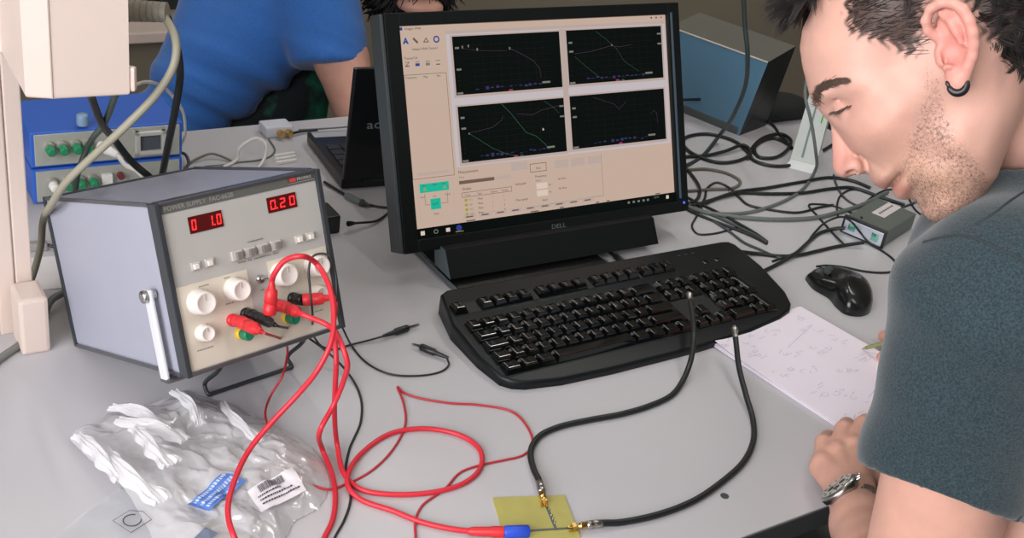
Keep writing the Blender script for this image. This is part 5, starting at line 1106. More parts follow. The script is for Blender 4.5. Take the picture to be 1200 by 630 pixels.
def build_head():
    prof_px = [(951,13),(941,34),(938,56),(941,77),(946,97),(950,112),(954,121),(961,129),(967,137)]
    base_px = [(982,152),(997,173),(1011,189),(1018,202)]           # face line behind the nose
    low_px = [(1021.5,211.5),(1026,216.5),(1031,219.5),(1038,222),(1044,222.5),(1046,225),(1049,230),(1055,233),(1062,233.5),(1069,232.5),(1074,234),(1077,239),(1079,246),(1085,253.5),(1094,258.5),(1106,259.5),(1120,257),(1134,250),(1144,240)]
    P = [hyz(*q) for q in prof_px + base_px + low_px]
    P += [(0.020,-0.086),(0.0,-0.072),(-0.03,-0.055),(-0.06,-0.045),(-0.083,-0.02),(-0.096,0.01),(-0.101,0.045),(-0.092,0.075),(-0.070,0.102),(-0.040,0.118),(-0.005,0.122),(0.025,0.113)]
    # nose outline (px) plus a closing path inside the face
    nose_px = [(960,127),(967,134),(973,142),(975,160),(975.5,182),(976,196),(979,203.5),(986,207.5),(993,208),(1001,204.5),(1010,203.5),(1018,203)]
    PN = [hyz(*q) for q in nose_px] + [hyz(1030,196), hyz(1016,165), hyz(992,130)]
    h = 0.00125; lo = (-0.098, -0.185, -0.200); hi = (0.085, 0.118, 0.130)
    Fd = Field(lo, hi, h); X = Fd.ax[0][:, None, None]; Y2, Z2 = np.meshgrid(Fd.ax[1], Fd.ax[2], indexing='ij')
    t = pdist(Y2, Z2, P)
    ctl = np.array([(0,50,76,60),(-40,50,76,60),(40,65,66,58),(68,70,60,48),(85,50,56,40),(60,25,66,50),(35,0,69,50),(0,0,71,50),(-50,0,66,50),(-20,90,60,60),(-45,-30,60,60),(20,-45,63,36),(5,-62,58,26),(45,-55,53,34),(70,-62,42,34),(82,-78,34,24),(50,-82,42,20),(76,-38,46,36),(60,-12,63,38),(90,12,56,28),(88,-28,44,26),(78,-10,56,28),(60,-92,36,20)], float)
    ctl[:, :3] /= 1000
    wsum = 0; Wd = 0; Td = 0
    for y, z, w_, t_ in ctl:
        k = 1/(((Y2-y)**2 + (Z2-z)**2) + 0.010**2)**1.6; wsum = wsum + k; Wd = Wd + k*w_; Td = Td + k*t_/1000
    Wd = Wd/wsum; Td = Td/wsum
    s = np.clip(t/Td, 0, 1); hf = np.where(t > 0, Wd*np.sqrt(np.maximum(1-(1-s)**2, 0)), t*3)
    def G(px, py, ra, rb=None, ang=0.0, xl=-0.045):                  # smooth bump centred on a photo point, radii in mm
        y0, z0 = hyz(px, py, xl); rb = rb or ra; c, s_ = math.cos(ang), math.sin(ang)
        dy, dz = (Y2-y0), (Z2-z0); a = (dy*c + dz*s_)*1000/ra; b = (-dy*s_ + dz*c)*1000/rb; return np.exp(-(a*a + b*b))
    hf = hf - 0.0125*G(984,127,13,9) * (t > 0)                       # eye socket
    hf = hf + 0.0030*G(966,112,14,5,0.9) + 0.0022*G(1003,106,12,6)   # brow ridge
    hf = hf + 0.0045*G(1034,146,20,12,0.4)                           # cheekbone
    hf = hf - 0.0015*G(1066,190,17,14) - 0.003*G(1050,80,18,14)      # hollow of cheek, temple
    hf = hf - 0.0012*G(1004,148,9,5,0.6)                             # under-eye
    hf = hf + 0.0020*G(1112,205,14,18)                               # jaw muscle
    hf = hf - 0.0022*G(1019,193,3.0,9,-0.35)                        # fold beside the nose
    hf = hf + 0.0018*G(1031,208,6,5) + 0.0012*G(1058,220,6,5)        # lip cushions
    # mouth line
    a0 = hyz(1042,222.5,-0.006); a1 = hyz(1056,204,-0.026); dy, dz = a1[0]-a0[0], a1[1]-a0[1]
    tt_ = np.clip(((Y2-a0[0])*dy + (Z2-a0[1])*dz)/(dy*dy+dz*dz), 0, 1.05); dm = np.hypot(Y2-a0[0]-tt_*dy, Z2-a0[1]-tt_*dz)
    hf = hf - 0.0075*np.exp(-(dm/0.0017)**2) - 0.0025*np.exp(-(dm/0.0040)**2)
    hf = hf - 0.0022*G(1070,228,7,2.6,-0.5)
    def hat(y, z): return float(hf[int(round((y-Fd.lo[1])/h)), int(round((z-Fd.lo[2])/h))])
    Fd.D = (np.abs(X) - hf[None, :, :]).astype(np.float32)*0.8
    Fd.D = np.clip(Fd.D, -0.05, 0.05)
    for sg in (-1, 1):
        mp = [(a0[0] + (a1[0]-a0[0])*k/8, a0[1] + (a1[1]-a0[1])*k/8 + 0.0012*math.sin(PI*k/8)) for k in range(-2, 9)]
        Fd.chain([(sg*(max(hat(y_, z_), 0) + 0.0004), y_, z_) for y_, z_ in mp], [0.0017]*9 + [0.0013, 0.0008], 0.0015, sub=True)
    # nose
    tn = pdist(Y2, Z2, PN); zt = Z2*1000
    z_n, z_t = hyz(967,134)[1]*1000, hyz(985,205)[1]*1000; fr = np.clip((z_n - zt)/(z_n - z_t), 0, 1)
    wn = (6.5 + 3.0*fr + 4.0*fr**3)/1000; Tn = (7 + 3*fr)/1000; sn = np.clip(tn/Tn, 0, 1)
    hn = np.where(tn > 0, wn*np.sqrt(np.maximum(1-(1-sn)**2, 0)) + np.clip(tn-Tn, 0, 1)*0.55, tn*2)
    Dn = np.clip((np.abs(X) - hn[None])*0.8, -0.05, 0.05).astype(np.float32); Fd.D = Field.smin(Fd.D, Dn, 0.007)
    for sg in (-1, 1):
        y, z = hyz(1003,193,-0.012); Fd.ell((sg*0.0110, y, z), (0.0072, 0.0090, 0.0076), 0.003)       # nostril wing
        y, z = hyz(997,204,-0.013); Fd.ell((sg*0.0135, y, z), (0.0065, 0.0055, 0.0030), 0.001, sub=True)
        for qx, qy, qr in ((1007,182,.0010),(1012,187,.0014),(1015,193,.0016),(1016,200,.0014)):
            a_y, a_z = hyz(qx, qy, -0.018); Fd.cone((sg*0.0145, a_y, a_z), (sg*0.034, a_y, a_z), qr, qr*1.1, 0.0045, sub=True)
        y, z = hyz(998,121,-0.032); Fd.ell((sg*0.0315, y, z), (0.0130, 0.0128, 0.0122), 0.003)        # lowered eyelid over the eyeball
        # lid crease
        cr_ = [hl(q[0], q[1], -0.043) for q in ((976,124),(983,114),(993,111),(1003,115))]
        Fd.chain([(sg*abs(c.x), c.y, c.z) for c in cr_], [0.0006,0.0011,0.0012,0.0006], 0.0025, sub=True)
        cl_ = [hl(q[0], q[1], -0.044) for q in ((974,131),(982,130),(990,128),(998,124))]
        Fd.chain([(sg*(abs(c.x)), c.y, c.z) for c in cl_], [0.0006,0.0009,0.0009,0.0004], 0.0012, sub=True)
        # ear: plate, rim, folds, lobe
        def E(px, py, x): p = hl(px, py, x); return (sg*-p.x*-1 if sg > 0 else p.x, p.y, p.z) if sg < 0 else (-p.x, p.y, p.z)
        Fd.chain([E(1112,28,-0.076), E(1113,60,-0.077), E(1118,86,-0.078)], [0.0075,0.0065,0.0055], 0.006)
        Rm = None
        rim = [(1104,46,-.0775),(1096,42,-.0785),(1088,36,-.080),(1085,24,-.083),(1091,10,-.086),(1103,3,-.089),(1117,3,-.091),(1129,11,-.092),(1136,24,-.092),(1140,38,-.091),(1141,52,-.089),(1139,66,-.087),(1134,78,-.085),(1130,88,-.083),(1126,95,-.081)]
        Fd.chain([E(*q) for q in rim], [.0028,.0030,.0030,.0030,.0031,.0032,.0034,.0034,.0034,.0034,.0034,.0036,.0038,.0040,.0040], 0.0022)
        plate = [(1112,14,-.082),(1122,22,-.084),(1126,36,-.083),(1127,50,-.082),(1126,64,-.081),(1122,78,-.080),(1122,90,-.080)]
        Fd.chain([E(*q) for q in plate], [.0045,.0050,.0052,.0052,.0052,.0050,.0055], 0.003)
        anti = [(1103,16,-.083),(1114,26,-.087),(1122,38,-.0885),(1124,52,-.088),(1121,64,-.087),(1114,74,-.086),(1108,79,-.084)]
        Fd.chain([E(*q) for q in anti], [.0022,.0026,.0029,.0029,.0028,.0027,.0022], 0.0022)
        Fd.chain([E(1121,92,-.081), E(1123,98,-.081), E(1119,100,-.080)], [.0056,.0048,.0040], 0.004)
        Fd.cone(E(1102,62,-.078), E(1103,72,-.078), .0036, .0034, 0.003)                               # tragus
        Fd.ell(E(1113,59,-.0865), (.0060,.0075,.0095), 0.003, sub=True)                               # concha
        Fd.chain([E(1104,30,-.0885), E(1098,26,-.0885), E(1093,20,-.0880)], [.0030,.0036,.0020], 0.002, sub=True)
        Fd.cone(E(1107,58,-.083), E(1108,74,-.080), .0022, .0018, 0.001, sub=True)                    # canal opening
    # neck leaving the skull
    n0 = HMi @ dep(1122,100,HD+0.002); n1 = HMi @ dep(1205,148,HD+0.006); n2 = HMi @ dep(1262,190,HD+0.01)
    Fd.cone(n0, n1, 0.053, 0.058, 0.022); Fd.cone(n1, n2, 0.058, 0.064, 0.01)
    s0 = HMi @ dep(1138,80,HD-0.050); s1 = HMi @ dep(1200,165,HD-0.045); Fd.cone(s0, s1, 0.012, 0.011, 0.03)
    V, Q = Fd.mesh(2)
    return V, Q, P
def paint_head(V):
    # V in head coordinates -> projected photo position, for skin tint and stubble
    Mi = np.array(HM); Wp = V @ Mi[:3,:3].T + Mi[:3,3]
    Vm = V.copy(); Vm[:,0] = -np.abs(Vm[:,0]); Wm = Vm @ Mi[:3,:3].T + Mi[:3,3]
    d = Wm - np.array(CAM); f = d @ np.array(_f); px = 600 + FOC*(d @ np.array(_r))/f; py = 315 - FOC*(d @ np.array(_u))/f
    base = np.array(s2l((200,156,140))); col = np.tile(base, (len(V), 1))
    def mixc(rgb, w): nonlocal col; col = col*(1-w[:,None]) + np.array(s2l(rgb))*w[:,None]
    g = lambda x, y, a, b: np.exp(-((px-x)/a)**2 - ((py-y)/b)**2)
    mixc((200,138,126), 0.75*g(985,190,18,28)); mixc((204,128,118), 0.85*g(1117,50,32,55)*(np.abs(V[:,0])>0.073)); mixc((198,146,126), 0.4*g(1035,170,45,30)); mixc((186,150,118), 0.45*g(1085,215,55,32))
    mixc((176,112,104), 0.75*np.clip(g(1034,217,12,6)+g(1056,224,11,10), 0, 1)); mixc((200,140,125), 0.4*g(990,126,16,12))
    beard_poly = [(1088,72),(1102,95),(1106,130),(1124,165),(1150,190),(1168,225),(1150,262),(1100,275),(1070,262),(1066,240),(1068,228),(1060,212),(1052,200),(1040,205),(1028,218),(1020,212),(1022,203),(1036,197),(1052,190),(1060,180),(1062,165),(1072,140),(1078,115),(1080,85)]
    bd = pdist(px, py, beard_poly); beard = np.clip(0.5 + bd/16, 0, 1)**1.5*(0.38 + 0.62*np.clip(g(1112,150,40,50)+g(1110,235,50,28), 0, 1))
    beard *= (np.abs(V[:,0]) < 0.0735) | (py > 112)
    sc = (pdist(px, py, [(985,-90),(990,6),(994,36),(1008,43),(1026,47),(1042,53),(1056,61),(1068,67),(1076,60),(1080,40),(1083,10),(1100,-10),(1138,5),(1148,22),(1152,44),(1166,50),(1172,62),(1186,75),(1200,82),(1240,95),(1320,80),(1330,-160),(1000,-200)])); mixc((58,48,44), np.clip(0.5 + (sc + 5*np.sin(px*0.45+2*np.sin(py*0.3)) - 2)/9, 0, 0.92)*(np.abs(V[:,0]) < 0.0772))
    return col, beard, px, py

V, Q, PROF = build_head(); HV = V; HQ = Q
tint, beard, hpx, hpy = paint_head(V)
Hnp = np.array(HM)
Wh = V @ Hnp[:3,:3].T + Hnp[:3,3]
# ---- neck
def worldfield(lo, hi, h): return Field(lo, hi, h)
def pack(parts):                            # join several surfaces into one body
    Vs, Qs, T, B = [], [], [], []; o = 0
    for v, q, t, b in parts: Vs.append(v); Qs.append(q + o); T.append(t); B.append(b); o += len(v)
    return np.concatenate(Vs), np.concatenate(Qs), np.concatenate(T), np.concatenate(B)
def flat(v, rgb=(204,160,143)): return np.tile(np.array(s2l(rgb)), (len(v), 1)), np.zeros(len(v))
def D_(px, py, d): return np.array(dep(px, py, d))
S_L = D_(1172,350,0.80); E_L = D_(1055,760,0.925); WR_L = np.array(at(1001,587,0.040))
C7 = np.array((0.45, 0.87, 0.46)); S_R = S_L + np.array((0.155, 0.32, 0.0)); CH = np.array((0.43,0.87,0.34)); PEL = np.array((0.66,0.72,-0.20))
n0 = D_(1122,100,HD+0.002); n1 = D_(1205,148,HD+0.006); n2 = D_(1262,190,HD+0.01)
FN = Field(np.minimum.reduce([n0,n1,n2])-0.085, np.maximum.reduce([n0,n1,n2])+0.085, 0.002)
FN.cone(n1, n2, 0.055, 0.061, 0.01)
nV, nQ = FN.mesh(1)
# ---- left arm and hand
pts = dict(pk=[(964,543,.026),(965,518,.030),(970,512,.014),(975,519,.007)], rg=[(981,531,.034),(989,503,.038),(992,498,.018),(993,508,.009)], md=[(1000,524,.039),(1012,498,.042),(1015,494,.020),(1015,503,.011)], ix=[(1018,521,.040),(1034,497,.042),(1040,492,.022),(1041,500,.011)])
A = lambda q: np.array(at(*q))
allp = [S_L, E_L, WR_L] + [A(q) for v in pts.values() for q in v]
FA = Field(np.minimum.reduce(allp)-0.08, np.maximum.reduce(allp)+0.08, 0.0017)
FA.cone(S_L, E_L, 0.053, 0.041, 0.01)
mid = E_L + (WR_L-E_L)*0.35; FA.cone(E_L, mid, 0.041, 0.040, 0.012)
FA.cone(mid, E_L+(WR_L-E_L)*0.8, 0.038, 0.0285, 0.012); FA.cone(E_L+(WR_L-E_L)*0.8, WR_L, 0.0285, 0.0250, 0.01)
fr_ = {'pk': (.0100,.0092,.0082,.0070), 'rg': (.0112,.0104,.0092,.0078), 'md': (.0116,.0108,.0094,.0080), 'ix': (.0116,.0108,.0094,.0080)}
wk = WR_L + np.array((0,0,-0.002))
for k, v in pts.items():
    q = [A(p) for p in v]; hand0 = wk + (q[0]-wk)*0.15
    FA.cone(hand0, q[0] + np.array((0,0,-0.006)), 0.0165, 0.0125, 0.012)         # palm rays
for k, v in pts.items():
    q = [A(p) for p in v]; FA.chain(q, fr_[k], 0.0022)
    FA.ell(q[0], (0.0100,0.0110,0.0098), 0.009)         # knuckle
    tnd = WR_L + (q[0]-WR_L)*0.3; FA.cone(tnd + np.array((0,0,0.013)), q[0]+np.array((0,0,0.005)), 0.003, 0.0035, 0.008)
th = [A((1024,566,.030)), A((1045,545,.024)), A((1057,523,.016)), A((1060,508,.013))]; FA.chain(th, (.0155,.0125,.0105,.0092), 0.006)
aV, aQ = FA.mesh(1)
# ---- right hand on the page, holding the pen
R_ = dict(ix=[(1088,412,.042),(1058,396,.040),(1045,392,.024),(1036,394,.014)], md=[(1090,420,.040),(1058,412,.034),(1044,414,.020),(1034,419,.009)], rg=[(1092,430,.036),(1064,424,.030),(1050,424,.016),(1040,428,.009)], pk=[(1094,440,.032),(1074,434,.026),(1062,432,.014),(1054,436,.009)])
WR_R = np.array(at(1150,455,0.035)); E_R = np.array((0.70,1.20,0.02))
S_R = np.array((S_L[0]+0.16, S_L[1]+0.33, S_L[2]-0.02))
allp = [WR_R, E_R, S_R] + [A(q) for v in R_.values() for q in v]
FR_ = Field(np.minimum.reduce(allp)-0.07, np.maximum.reduce(allp)+0.07, 0.0022)
FR_.cone(S_R, E_R, 0.053, 0.043, 0.01); FR_.cone(E_R, WR_R, 0.042, 0.026, 0.01)
for k, v in R_.items():
    q = [A(p) for p in v]; FR_.cone(WR_R+(q[0]-WR_R)*0.15, q[0]+np.array((0,0,-0.004)), 0.016, 0.0125, 0.010)
    FR_.chain(q, fr_[k], 0.0025)
FR_.chain([A((1110,445,.028)), A((1078,428,.030)), A((1056,412,.022)), A((1044,405,.016))], (.015,.012,.0105,.009), 0.005)
rV, rQ = FR_.mesh(1)
# ---- torso under the shirt
FT = Field(np.minimum.reduce([S_L,S_R,PEL,n2])-0.20, np.maximum.reduce([S_L,S_R,PEL,n2])+0.20, 0.005)
TX = (S_R - S_L)/np.linalg.norm(S_R - S_L); ct = (S_L+S_R)/2
def torso(Fd, g, kk=0.03):
    for a in (-0.5, 0, 0.5):
        Fd.cone(ct + TX*a*0.17 + np.array((0.02,-0.005,-0.02)), PEL + TX*a*0.16, 0.085+g, 0.105+g, kk)
    Fd.cone(S_L+TX*0.03+np.array((0,0,-.012)), S_R-TX*0.03+np.array((0,0,-.012)), 0.050+g, 0.050+g, kk)
torso(FT, -0.004); FT.cone(n2, ct + np.array((0.03,0,-0.02)), 0.06, 0.075, 0.03)
tV, tQ = FT.mesh(1)
man = thing('person', 'dark-haired young man in a grey t-shirt bending over the notebook, face in profile', 'person', tuple(PEL - np.array((0,0,0.12))))
off = np.array(man.matrix_basis.translation)
bV, bQ, bT, bB = pack([(Wh, HQ, tint, beard), (nV, nQ, *flat(nV, (202,156,139))), (aV, aQ, *flat(aV, (204,156,138))), (rV, rQ, *flat(rV, (204,148,132))), (tV, tQ, *flat(tV))])
# stubble runs on to the throat
Mn = (nV - np.array(CAM)); f_ = Mn @ np.array(_f); npx = 600 + FOC*(Mn @ np.array(_r))/f_; npy = 315 - FOC*(Mn @ np.array(_u))/f_
o0 = len(Wh); bB[o0:o0+len(nV)] = 0.35*np.clip((1172-npx)/25, 0, 1)
npmesh('body', bV - off, bQ, M_skin, man, {'tint': ('FLOAT_COLOR', np.concatenate([bT, np.ones((len(bT),1))], 1)), 'beard': ('FLOAT', bB)})
headbvh = BVHTree.FromPolygons([tuple(v) for v in Wh], [tuple(q) for q in HQ.tolist()])
def hit(px, py, bvh):
    d = ray(px, py).normalized(); h = bvh.ray_cast(CAM, d, 5); return (h[0], h[1]) if h[0] is not None else (None, None)

# ---- hair
def hair_mat(name, rgb, rough=0.6):
    return mat(name, rgb, rough, var=0.25, scale=120)
M_hair = hair_mat('dark_brown_hair', (36, 30, 28)); M_hair2 = hair_mat('brow_hair', (84, 66, 56))
def strands(roots, m, name, parent, r=0.00032, steps=6, n=3):
    # roots: list of (point, direction list) -> many thin tapering strands as one mesh
    vs = []; fs = []
    for path in roots:
        P_ = path; k0 = len(vs); m_ = len(P_)
        for i, p in enumerate(P_):
            t = (P_[min(i+1, m_-1)] - P_[max(i-1, 0)]); t = t.normalized() if t.length > 1e-9 else Vector((0,0,1))
            q = t.orthogonal().normalized(); w_ = t.cross(q); rr = r*(1 - 0.75*(i/(m_-1))**2)
            for a in range(n): an = 2*PI*a/n; vs.append(p + (q*math.cos(an) + w_*math.sin(an))*rr)
        for i in range(m_-1):
            for a in range(n): fs.append((k0+i*n+a, k0+i*n+(a+1) % n, k0+(i+1)*n+(a+1) % n, k0+(i+1)*n+a))
    b = MB(); b.X = inv(parent); b.use(m); b.raw(vs, fs, True); return b.build(name, None, parent)
R = random.Random(3)
def rv(s=1.0): return Vector((R.gauss(0,1), R.gauss(0,1), R.gauss(0,1)))*s
def wavy(p, d, L, nrm, curl, steps=7, grav=0.0, lift=0.35):
    # strand that leaves the skin and bends into direction d, with a curl
    path = [p - nrm*0.0008]; cur = (d*(1-lift) + nrm*lift).normalized(); ax = (nrm + rv(0.5)).normalized(); s_ = L/steps
    for i in range(steps):
        cur = (Matrix.Rotation(curl, 3, ax) @ cur); cur = (cur + d*0.22 + Vector((0,0,-1))*grav).normalized(); path.append(path[-1] + cur*s_)
    return path
# vertex normals of the head
me_ = bpy.data.meshes.new('tmp'); me_.from_pydata([tuple(v) for v in Wh], [], HQ.tolist()); me_.update(); NRM = np.empty(len(Wh)*3, np.float32); me_.vertices.foreach_get('normal', NRM); NRM = NRM.reshape(-1, 3); bpy.data.meshes.remove(me_)
hy, hz, hx = HV[:,1], HV[:,2], HV[:,0]
temple = [(988,-60),(990,6),(992,38),(1008,45),(1026,49),(1042,55),(1056,64),(1068,69),(1076,60),(1079,40),(1081,10),(1088,-60)]
nape = [(1138,-80),(1140,6),(1148,22),(1154,44),(1166,52),(1172,64),(1184,76),(1200,84),(1240,95),(1320,80),(1330,-120)]
in_t = inpoly(hpx, hpy, temple); in_n = inpoly(hpx, hpy, nape)
top = (hpy < -4) & (hpx > 958)
notear = np.abs(hx) < 0.0765
cand = np.where((in_t | in_n | top) & notear)[0]
def pick(c, n): 
    w = np.array(c); return [int(x) for x in R.choices(list(w), k=n)] if len(w) else []
roots = []
back = Vector(-ey2); dn = Vector((0,0,-1)); hzv = Vector(ez)
# short cropped sides: many fine hairs lying close to the scalp
for i in pick(cand, 15000):
    p = Vector(Wh[i]) + rv(0.0007); n_ = Vector(NRM[i])
    g = (back*0.8 - hzv*0.35 + rv(0.16)); g = (g - n_*g.dot(n_)).normalized()
    L = R.uniform(0.006, 0.011) if in_t[i] else R.uniform(0.010, 0.018)
    roots.append(wavy(p, g, L, n_, R.uniform(-0.15, 0.15), 5, lift=0.16 if in_t[i] else 0.3))
strands(roots, M_hair, 'cropped_hair', man, r=0.00026)
def clumps(cnd, count, per, L0, L1, dirf, curl0, curl1, lift, grav=0.0, spread=0.0016, steps=10):
    out = []
    for i in pick(cnd, count):
        p = Vector(Wh[i]); n_ = Vector(NRM[i]); g = dirf(n_); cu = R.choice((-1,1))*R.uniform(curl0, curl1); L = R.uniform(L0, L1); st = R.getstate()
        guide = wavy(p, g, L, n_, cu, steps, grav=grav, lift=lift)
        for k in range(per):
            o_ = rv(spread); o_ = o_ - n_*o_.dot(n_); w_ = rv(spread*0.35); m_ = R.uniform(0.75, 1.0); kk = max(3, int(len(guide)*m_))
            out.append([q + o_*(1 - 0.55*j/len(guide)) + w_*(j/len(guide)) for j, q in enumerate(guide[:kk])])
    return out
roots = []
cn_ = np.where(in_n & notear & (hpy > -10))[0]
roots += clumps(cn_, 330, 16, 0.012, 0.024, lambda n_: (back*0.1 - hzv*0.9 + rv(0.35)).normalized(), 0.30, 0.60, 0.30)
cb2 = np.where((in_n | top) & notear & (hpy <= 5))[0]
roots += clumps(cb2, 520, 14, 0.018, 0.032, lambda n_: (back*0.6 - hzv*0.3 + rv(0.4)).normalized(), 0.2, 0.5, 0.4)
fl_c = np.where((hz > 0.088) & (hy > 0.022) & (np.abs(hx) < 0.05))[0]
roots += clumps(fl_c, 210, 22, 0.024, 0.046, lambda n_: (Vector(ey2)*0.75 - hzv*0.10 + n_*0.15 + rv(0.30)).normalized(), 0.10, 0.34, 0.5, grav=0.07, spread=0.0022)
strands(roots, M_hair, 'curly_hair', man, r=0.00030)
# eyebrow and lashes
roots = []
for k in range(1500):
    u = R.random(); cx = [(955,117),(960,106),(970,99),(980,94.5),(990,93)]
    f4 = u*4; i = min(3, int(f4)); a, c = cx[i], cx[i+1]; q = (a[0]+(c[0]-a[0])*(f4-i), a[1]+(c[1]-a[1])*(f4-i)); wdt = 3.6*(1-u)**0.7 + 1.0
    p, n_ = hit(q[0] + R.gauss(0, wdt*0.35), q[1] + R.gauss(0, wdt*0.55), headbvh)
    if p is None: continue
    g = (rr_*0.8 + uu_*(0.55-0.62*u) + rv(0.13)).normalized(); g = (g - n_*g.dot(n_)*0.9).normalized(); roots.append(wavy(p + n_*0.0010, g, R.uniform(0.003, 0.0058), n_, R.uniform(-.08,.08), 4, lift=0.24))
for k in range(120):
    p, n_ = hit(955 + R.uniform(-1, 8), 118 + R.uniform(-8, 8), headbvh)
    if p is None: continue
    roots.append(wavy(p, (uu_*0.3 - rr_*0.1 + rv(0.3)).normalized(), R.uniform(0.004, 0.006), n_, 0, 4, lift=0.4))
mir = []
for path in roots:
    mir.append([HM @ Vector((-q.x, q.y, q.z)) for q in [HMi @ p for p in path]])
strands(roots + mir, M_hair2, 'eyebrows', man, r=0.00019)
roots = []
for k in range(90):
    u = R.random(); q = (974 + 24*u, 131.5 - 9*u**1.5); p, n_ = hit(q[0] + R.gauss(0,.4), q[1] + R.gauss(0,.5), headbvh)
    if p is None: continue
    g = (-rr_*0.6 - uu_*0.55 + rv(0.2)).normalized(); roots.append(wavy(p, g, R.uniform(0.003, 0.006), n_, 0.05, 4, lift=0.25))
strands(roots, M_hair2, 'eyelashes', man, r=0.00022)
# short stubble hairs on the jaw
cb_ = np.where((beard > 0.35) & (hx < 0.01))[0]; roots = []
for i in pick(cb_, 2000):
    p = Vector(Wh[i]) + rv(0.0005); n_ = Vector(NRM[i]); g = (-hzv*0.8 + rv(0.4)).normalized(); roots.append([p, p + (n_*0.5 + g).normalized()*R.uniform(0.0010, 0.0020)])
strands(roots, mat('stubble_hair', (112, 90, 76), 0.6), 'stubble', man, r=0.00015)
# mole
# earring: open black hoop through the lobe
er = MB(); er.X = inv(man); cc_ = hl(1122, 99, -0.0815); ring = []
for a in np.linspace(math.radians(-165), math.radians(28), 22):
    q = (1122 + 10.5*math.cos(a), 98 - 10.5*math.sin(a)); ring.append(HM @ hl(q[0], q[1], -0.0845))
er.use(mat('earring_black', (22, 20, 22), 0.35)); er.tube(ring, [0.0012 + 0.0017*math.sin(PI*i/21)**0.6 for i in range(22)], 10)
e0 = HM @ hl(1110, 99, -0.0845); er.lathe(ring[0], (ring[0]-ring[3]), [(0,.0012),(0.002,.0014),(0.0035,.0004)], 8)
er.build('earring', None, man, 'open black hoop earring')

# ---- t-shirt
def knit_mat(name, rgb, rgb2):
    m = bpy.data.materials.new(name); m.use_nodes = True; nt = m.node_tree; N = nt.nodes; L = nt.links; b = N['Principled BSDF']; b.inputs['Roughness'].default_value = 0.92; b.inputs['Specular IOR Level'].default_value = 0.15
    b.inputs['Sheen Weight'].default_value = 0.25
    tc = N.new('ShaderNodeTexCoord'); n1 = N.new('ShaderNodeTexNoise'); n1.inputs['Scale'].default_value = 700; n1.inputs['Detail'].default_value = 4; L.new(tc.outputs['Object'], n1.inputs['Vector'])
    r = N.new('ShaderNodeMapRange'); r.inputs[1].default_value = 0.38; r.inputs[2].default_value = 0.62; L.new(n1.outputs['Fac'], r.inputs[0])
    mx = N.new('ShaderNodeMixRGB'); mx.inputs[1].default_value = s2l(rgb) + (1,); mx.inputs[2].default_value = s2l(rgb2) + (1,); L.new(r.outputs[0], mx.inputs[0]); L.new(mx.outputs[0], b.inputs['Base Color'])
    n2 = N.new('ShaderNodeTexNoise'); n2.inputs['Scale'].default_value = 900; L.new(tc.outputs['Object'], n2.inputs['Vector']); bp = N.new('ShaderNodeBump'); bp.inputs['Strength'].default_value = 0.35; bp.inputs['Distance'].default_value = 0.0008
    L.new(n2.outputs['Fac'], bp.inputs['Height']); L.new(bp.outputs[0], b.inputs['Normal']); return m
M_tee = knit_mat('heather_grey_knit', (34, 47, 52), (52, 66, 71))
ax_ = (E_L - S_L)/np.linalg.norm(E_L - S_L)
HEM = D_(1098,573,0.86); th_ = (HEM - S_L) @ ax_
loz = np.minimum.reduce([S_L,S_R,PEL,n2]) - 0.19; hiz = np.maximum.reduce([S_L,S_R,PEL,n2]) + 0.15
FS = Field(loz, hiz, 0.0034)
torso(FS, 0.010)
e_h = HEM + (HEM - S_L)*0.25
FS.cone(S_L, HEM + (HEM-S_L)*0.12, 0.0655, 0.0595, 0.02)
cv = D_(1215,222,HD); low = D_(1205,285,HD-0.01)
FS.cone(S_L, low, 0.060, 0.050, 0.03); FS.cone(low, np.array(ct)+np.array((0.03,0,0.0)), 0.052, 0.075, 0.04); FS.cone(low, S_R, 0.05, 0.06, 0.04)
FS.cone(D_(1312,238,HD+0.01), np.array(ct)+np.array((0.03,0,-0.02)), 0.070, 0.088, 0.03)
FS.cone(D_(1150,300,HD), D_(1180,420,HD+0.03), 0.038, 0.06, 0.03)
FS.cone(S_R, S_R + (np.array(E_R)-S_R)*0.65, 0.064, 0.060, 0.02)
# hem cut with a thin shell
hn = (HEM - S_L); vr = np.array(ray(1098,573)); vr /= np.linalg.norm(vr); hn = hn - vr*(hn @ vr)*0.9; hn /= np.linalg.norm(hn)
sl, (X, Y, Z) = FS.blk(HEM-0.10, HEM+0.10, 0.0)
pl = ((X-HEM[0])*hn[0] + (Y-HEM[1])*hn[1] + (Z-HEM[2])*hn[2]); rad = np.sqrt(np.maximum((X-HEM[0])**2 + (Y-HEM[1])**2 + (Z-HEM[2])**2 - pl**2, 0))
near = rad < 0.085
FS.D[sl] = np.where(near, np.maximum(FS.D[sl], pl), FS.D[sl]).astype(np.float32)
ha = (HEM - S_L)/np.linalg.norm(HEM - S_L); FS.cone(HEM - ha*0.05, HEM + ha*0.03, 0.0535, 0.0545, 0.001, sub=True)
# neck opening
FS.cone(D_(1212,205,HD+0.004), D_(1150,100,HD), 0.060, 0.056, 0.003, sub=True)
sV, sQ = FS.mesh(3)
def fold_noise(v, seed, sc, amp, dirv):
    r = np.random.default_rng(seed); o = np.zeros(len(v)); dirv = np.array(dirv)/np.linalg.norm(dirv)
    for _ in range(5):
        k = dirv + r.normal(0, 0.35, 3); k /= np.linalg.norm(k); o += np.sin(v @ k*2*PI/(sc*r.uniform(0.7,1.5)) + r.uniform(0,6) + 1.5*np.sin(v @ r.normal(0,1,3)*14))
    return amp*o/2.2
def vnormals(V, Q):
    a, b, c, d = (V[Q[:,i]] for i in range(4)); n = np.cross(c-a, d-b); N = np.zeros_like(V)
    for i in range(4):
        for k in range(3): N[:,k] += np.bincount(Q[:,i], weights=n[:,k], minlength=len(V))
    return N/np.maximum(np.linalg.norm(N, axis=1), 1e-12)[:,None]
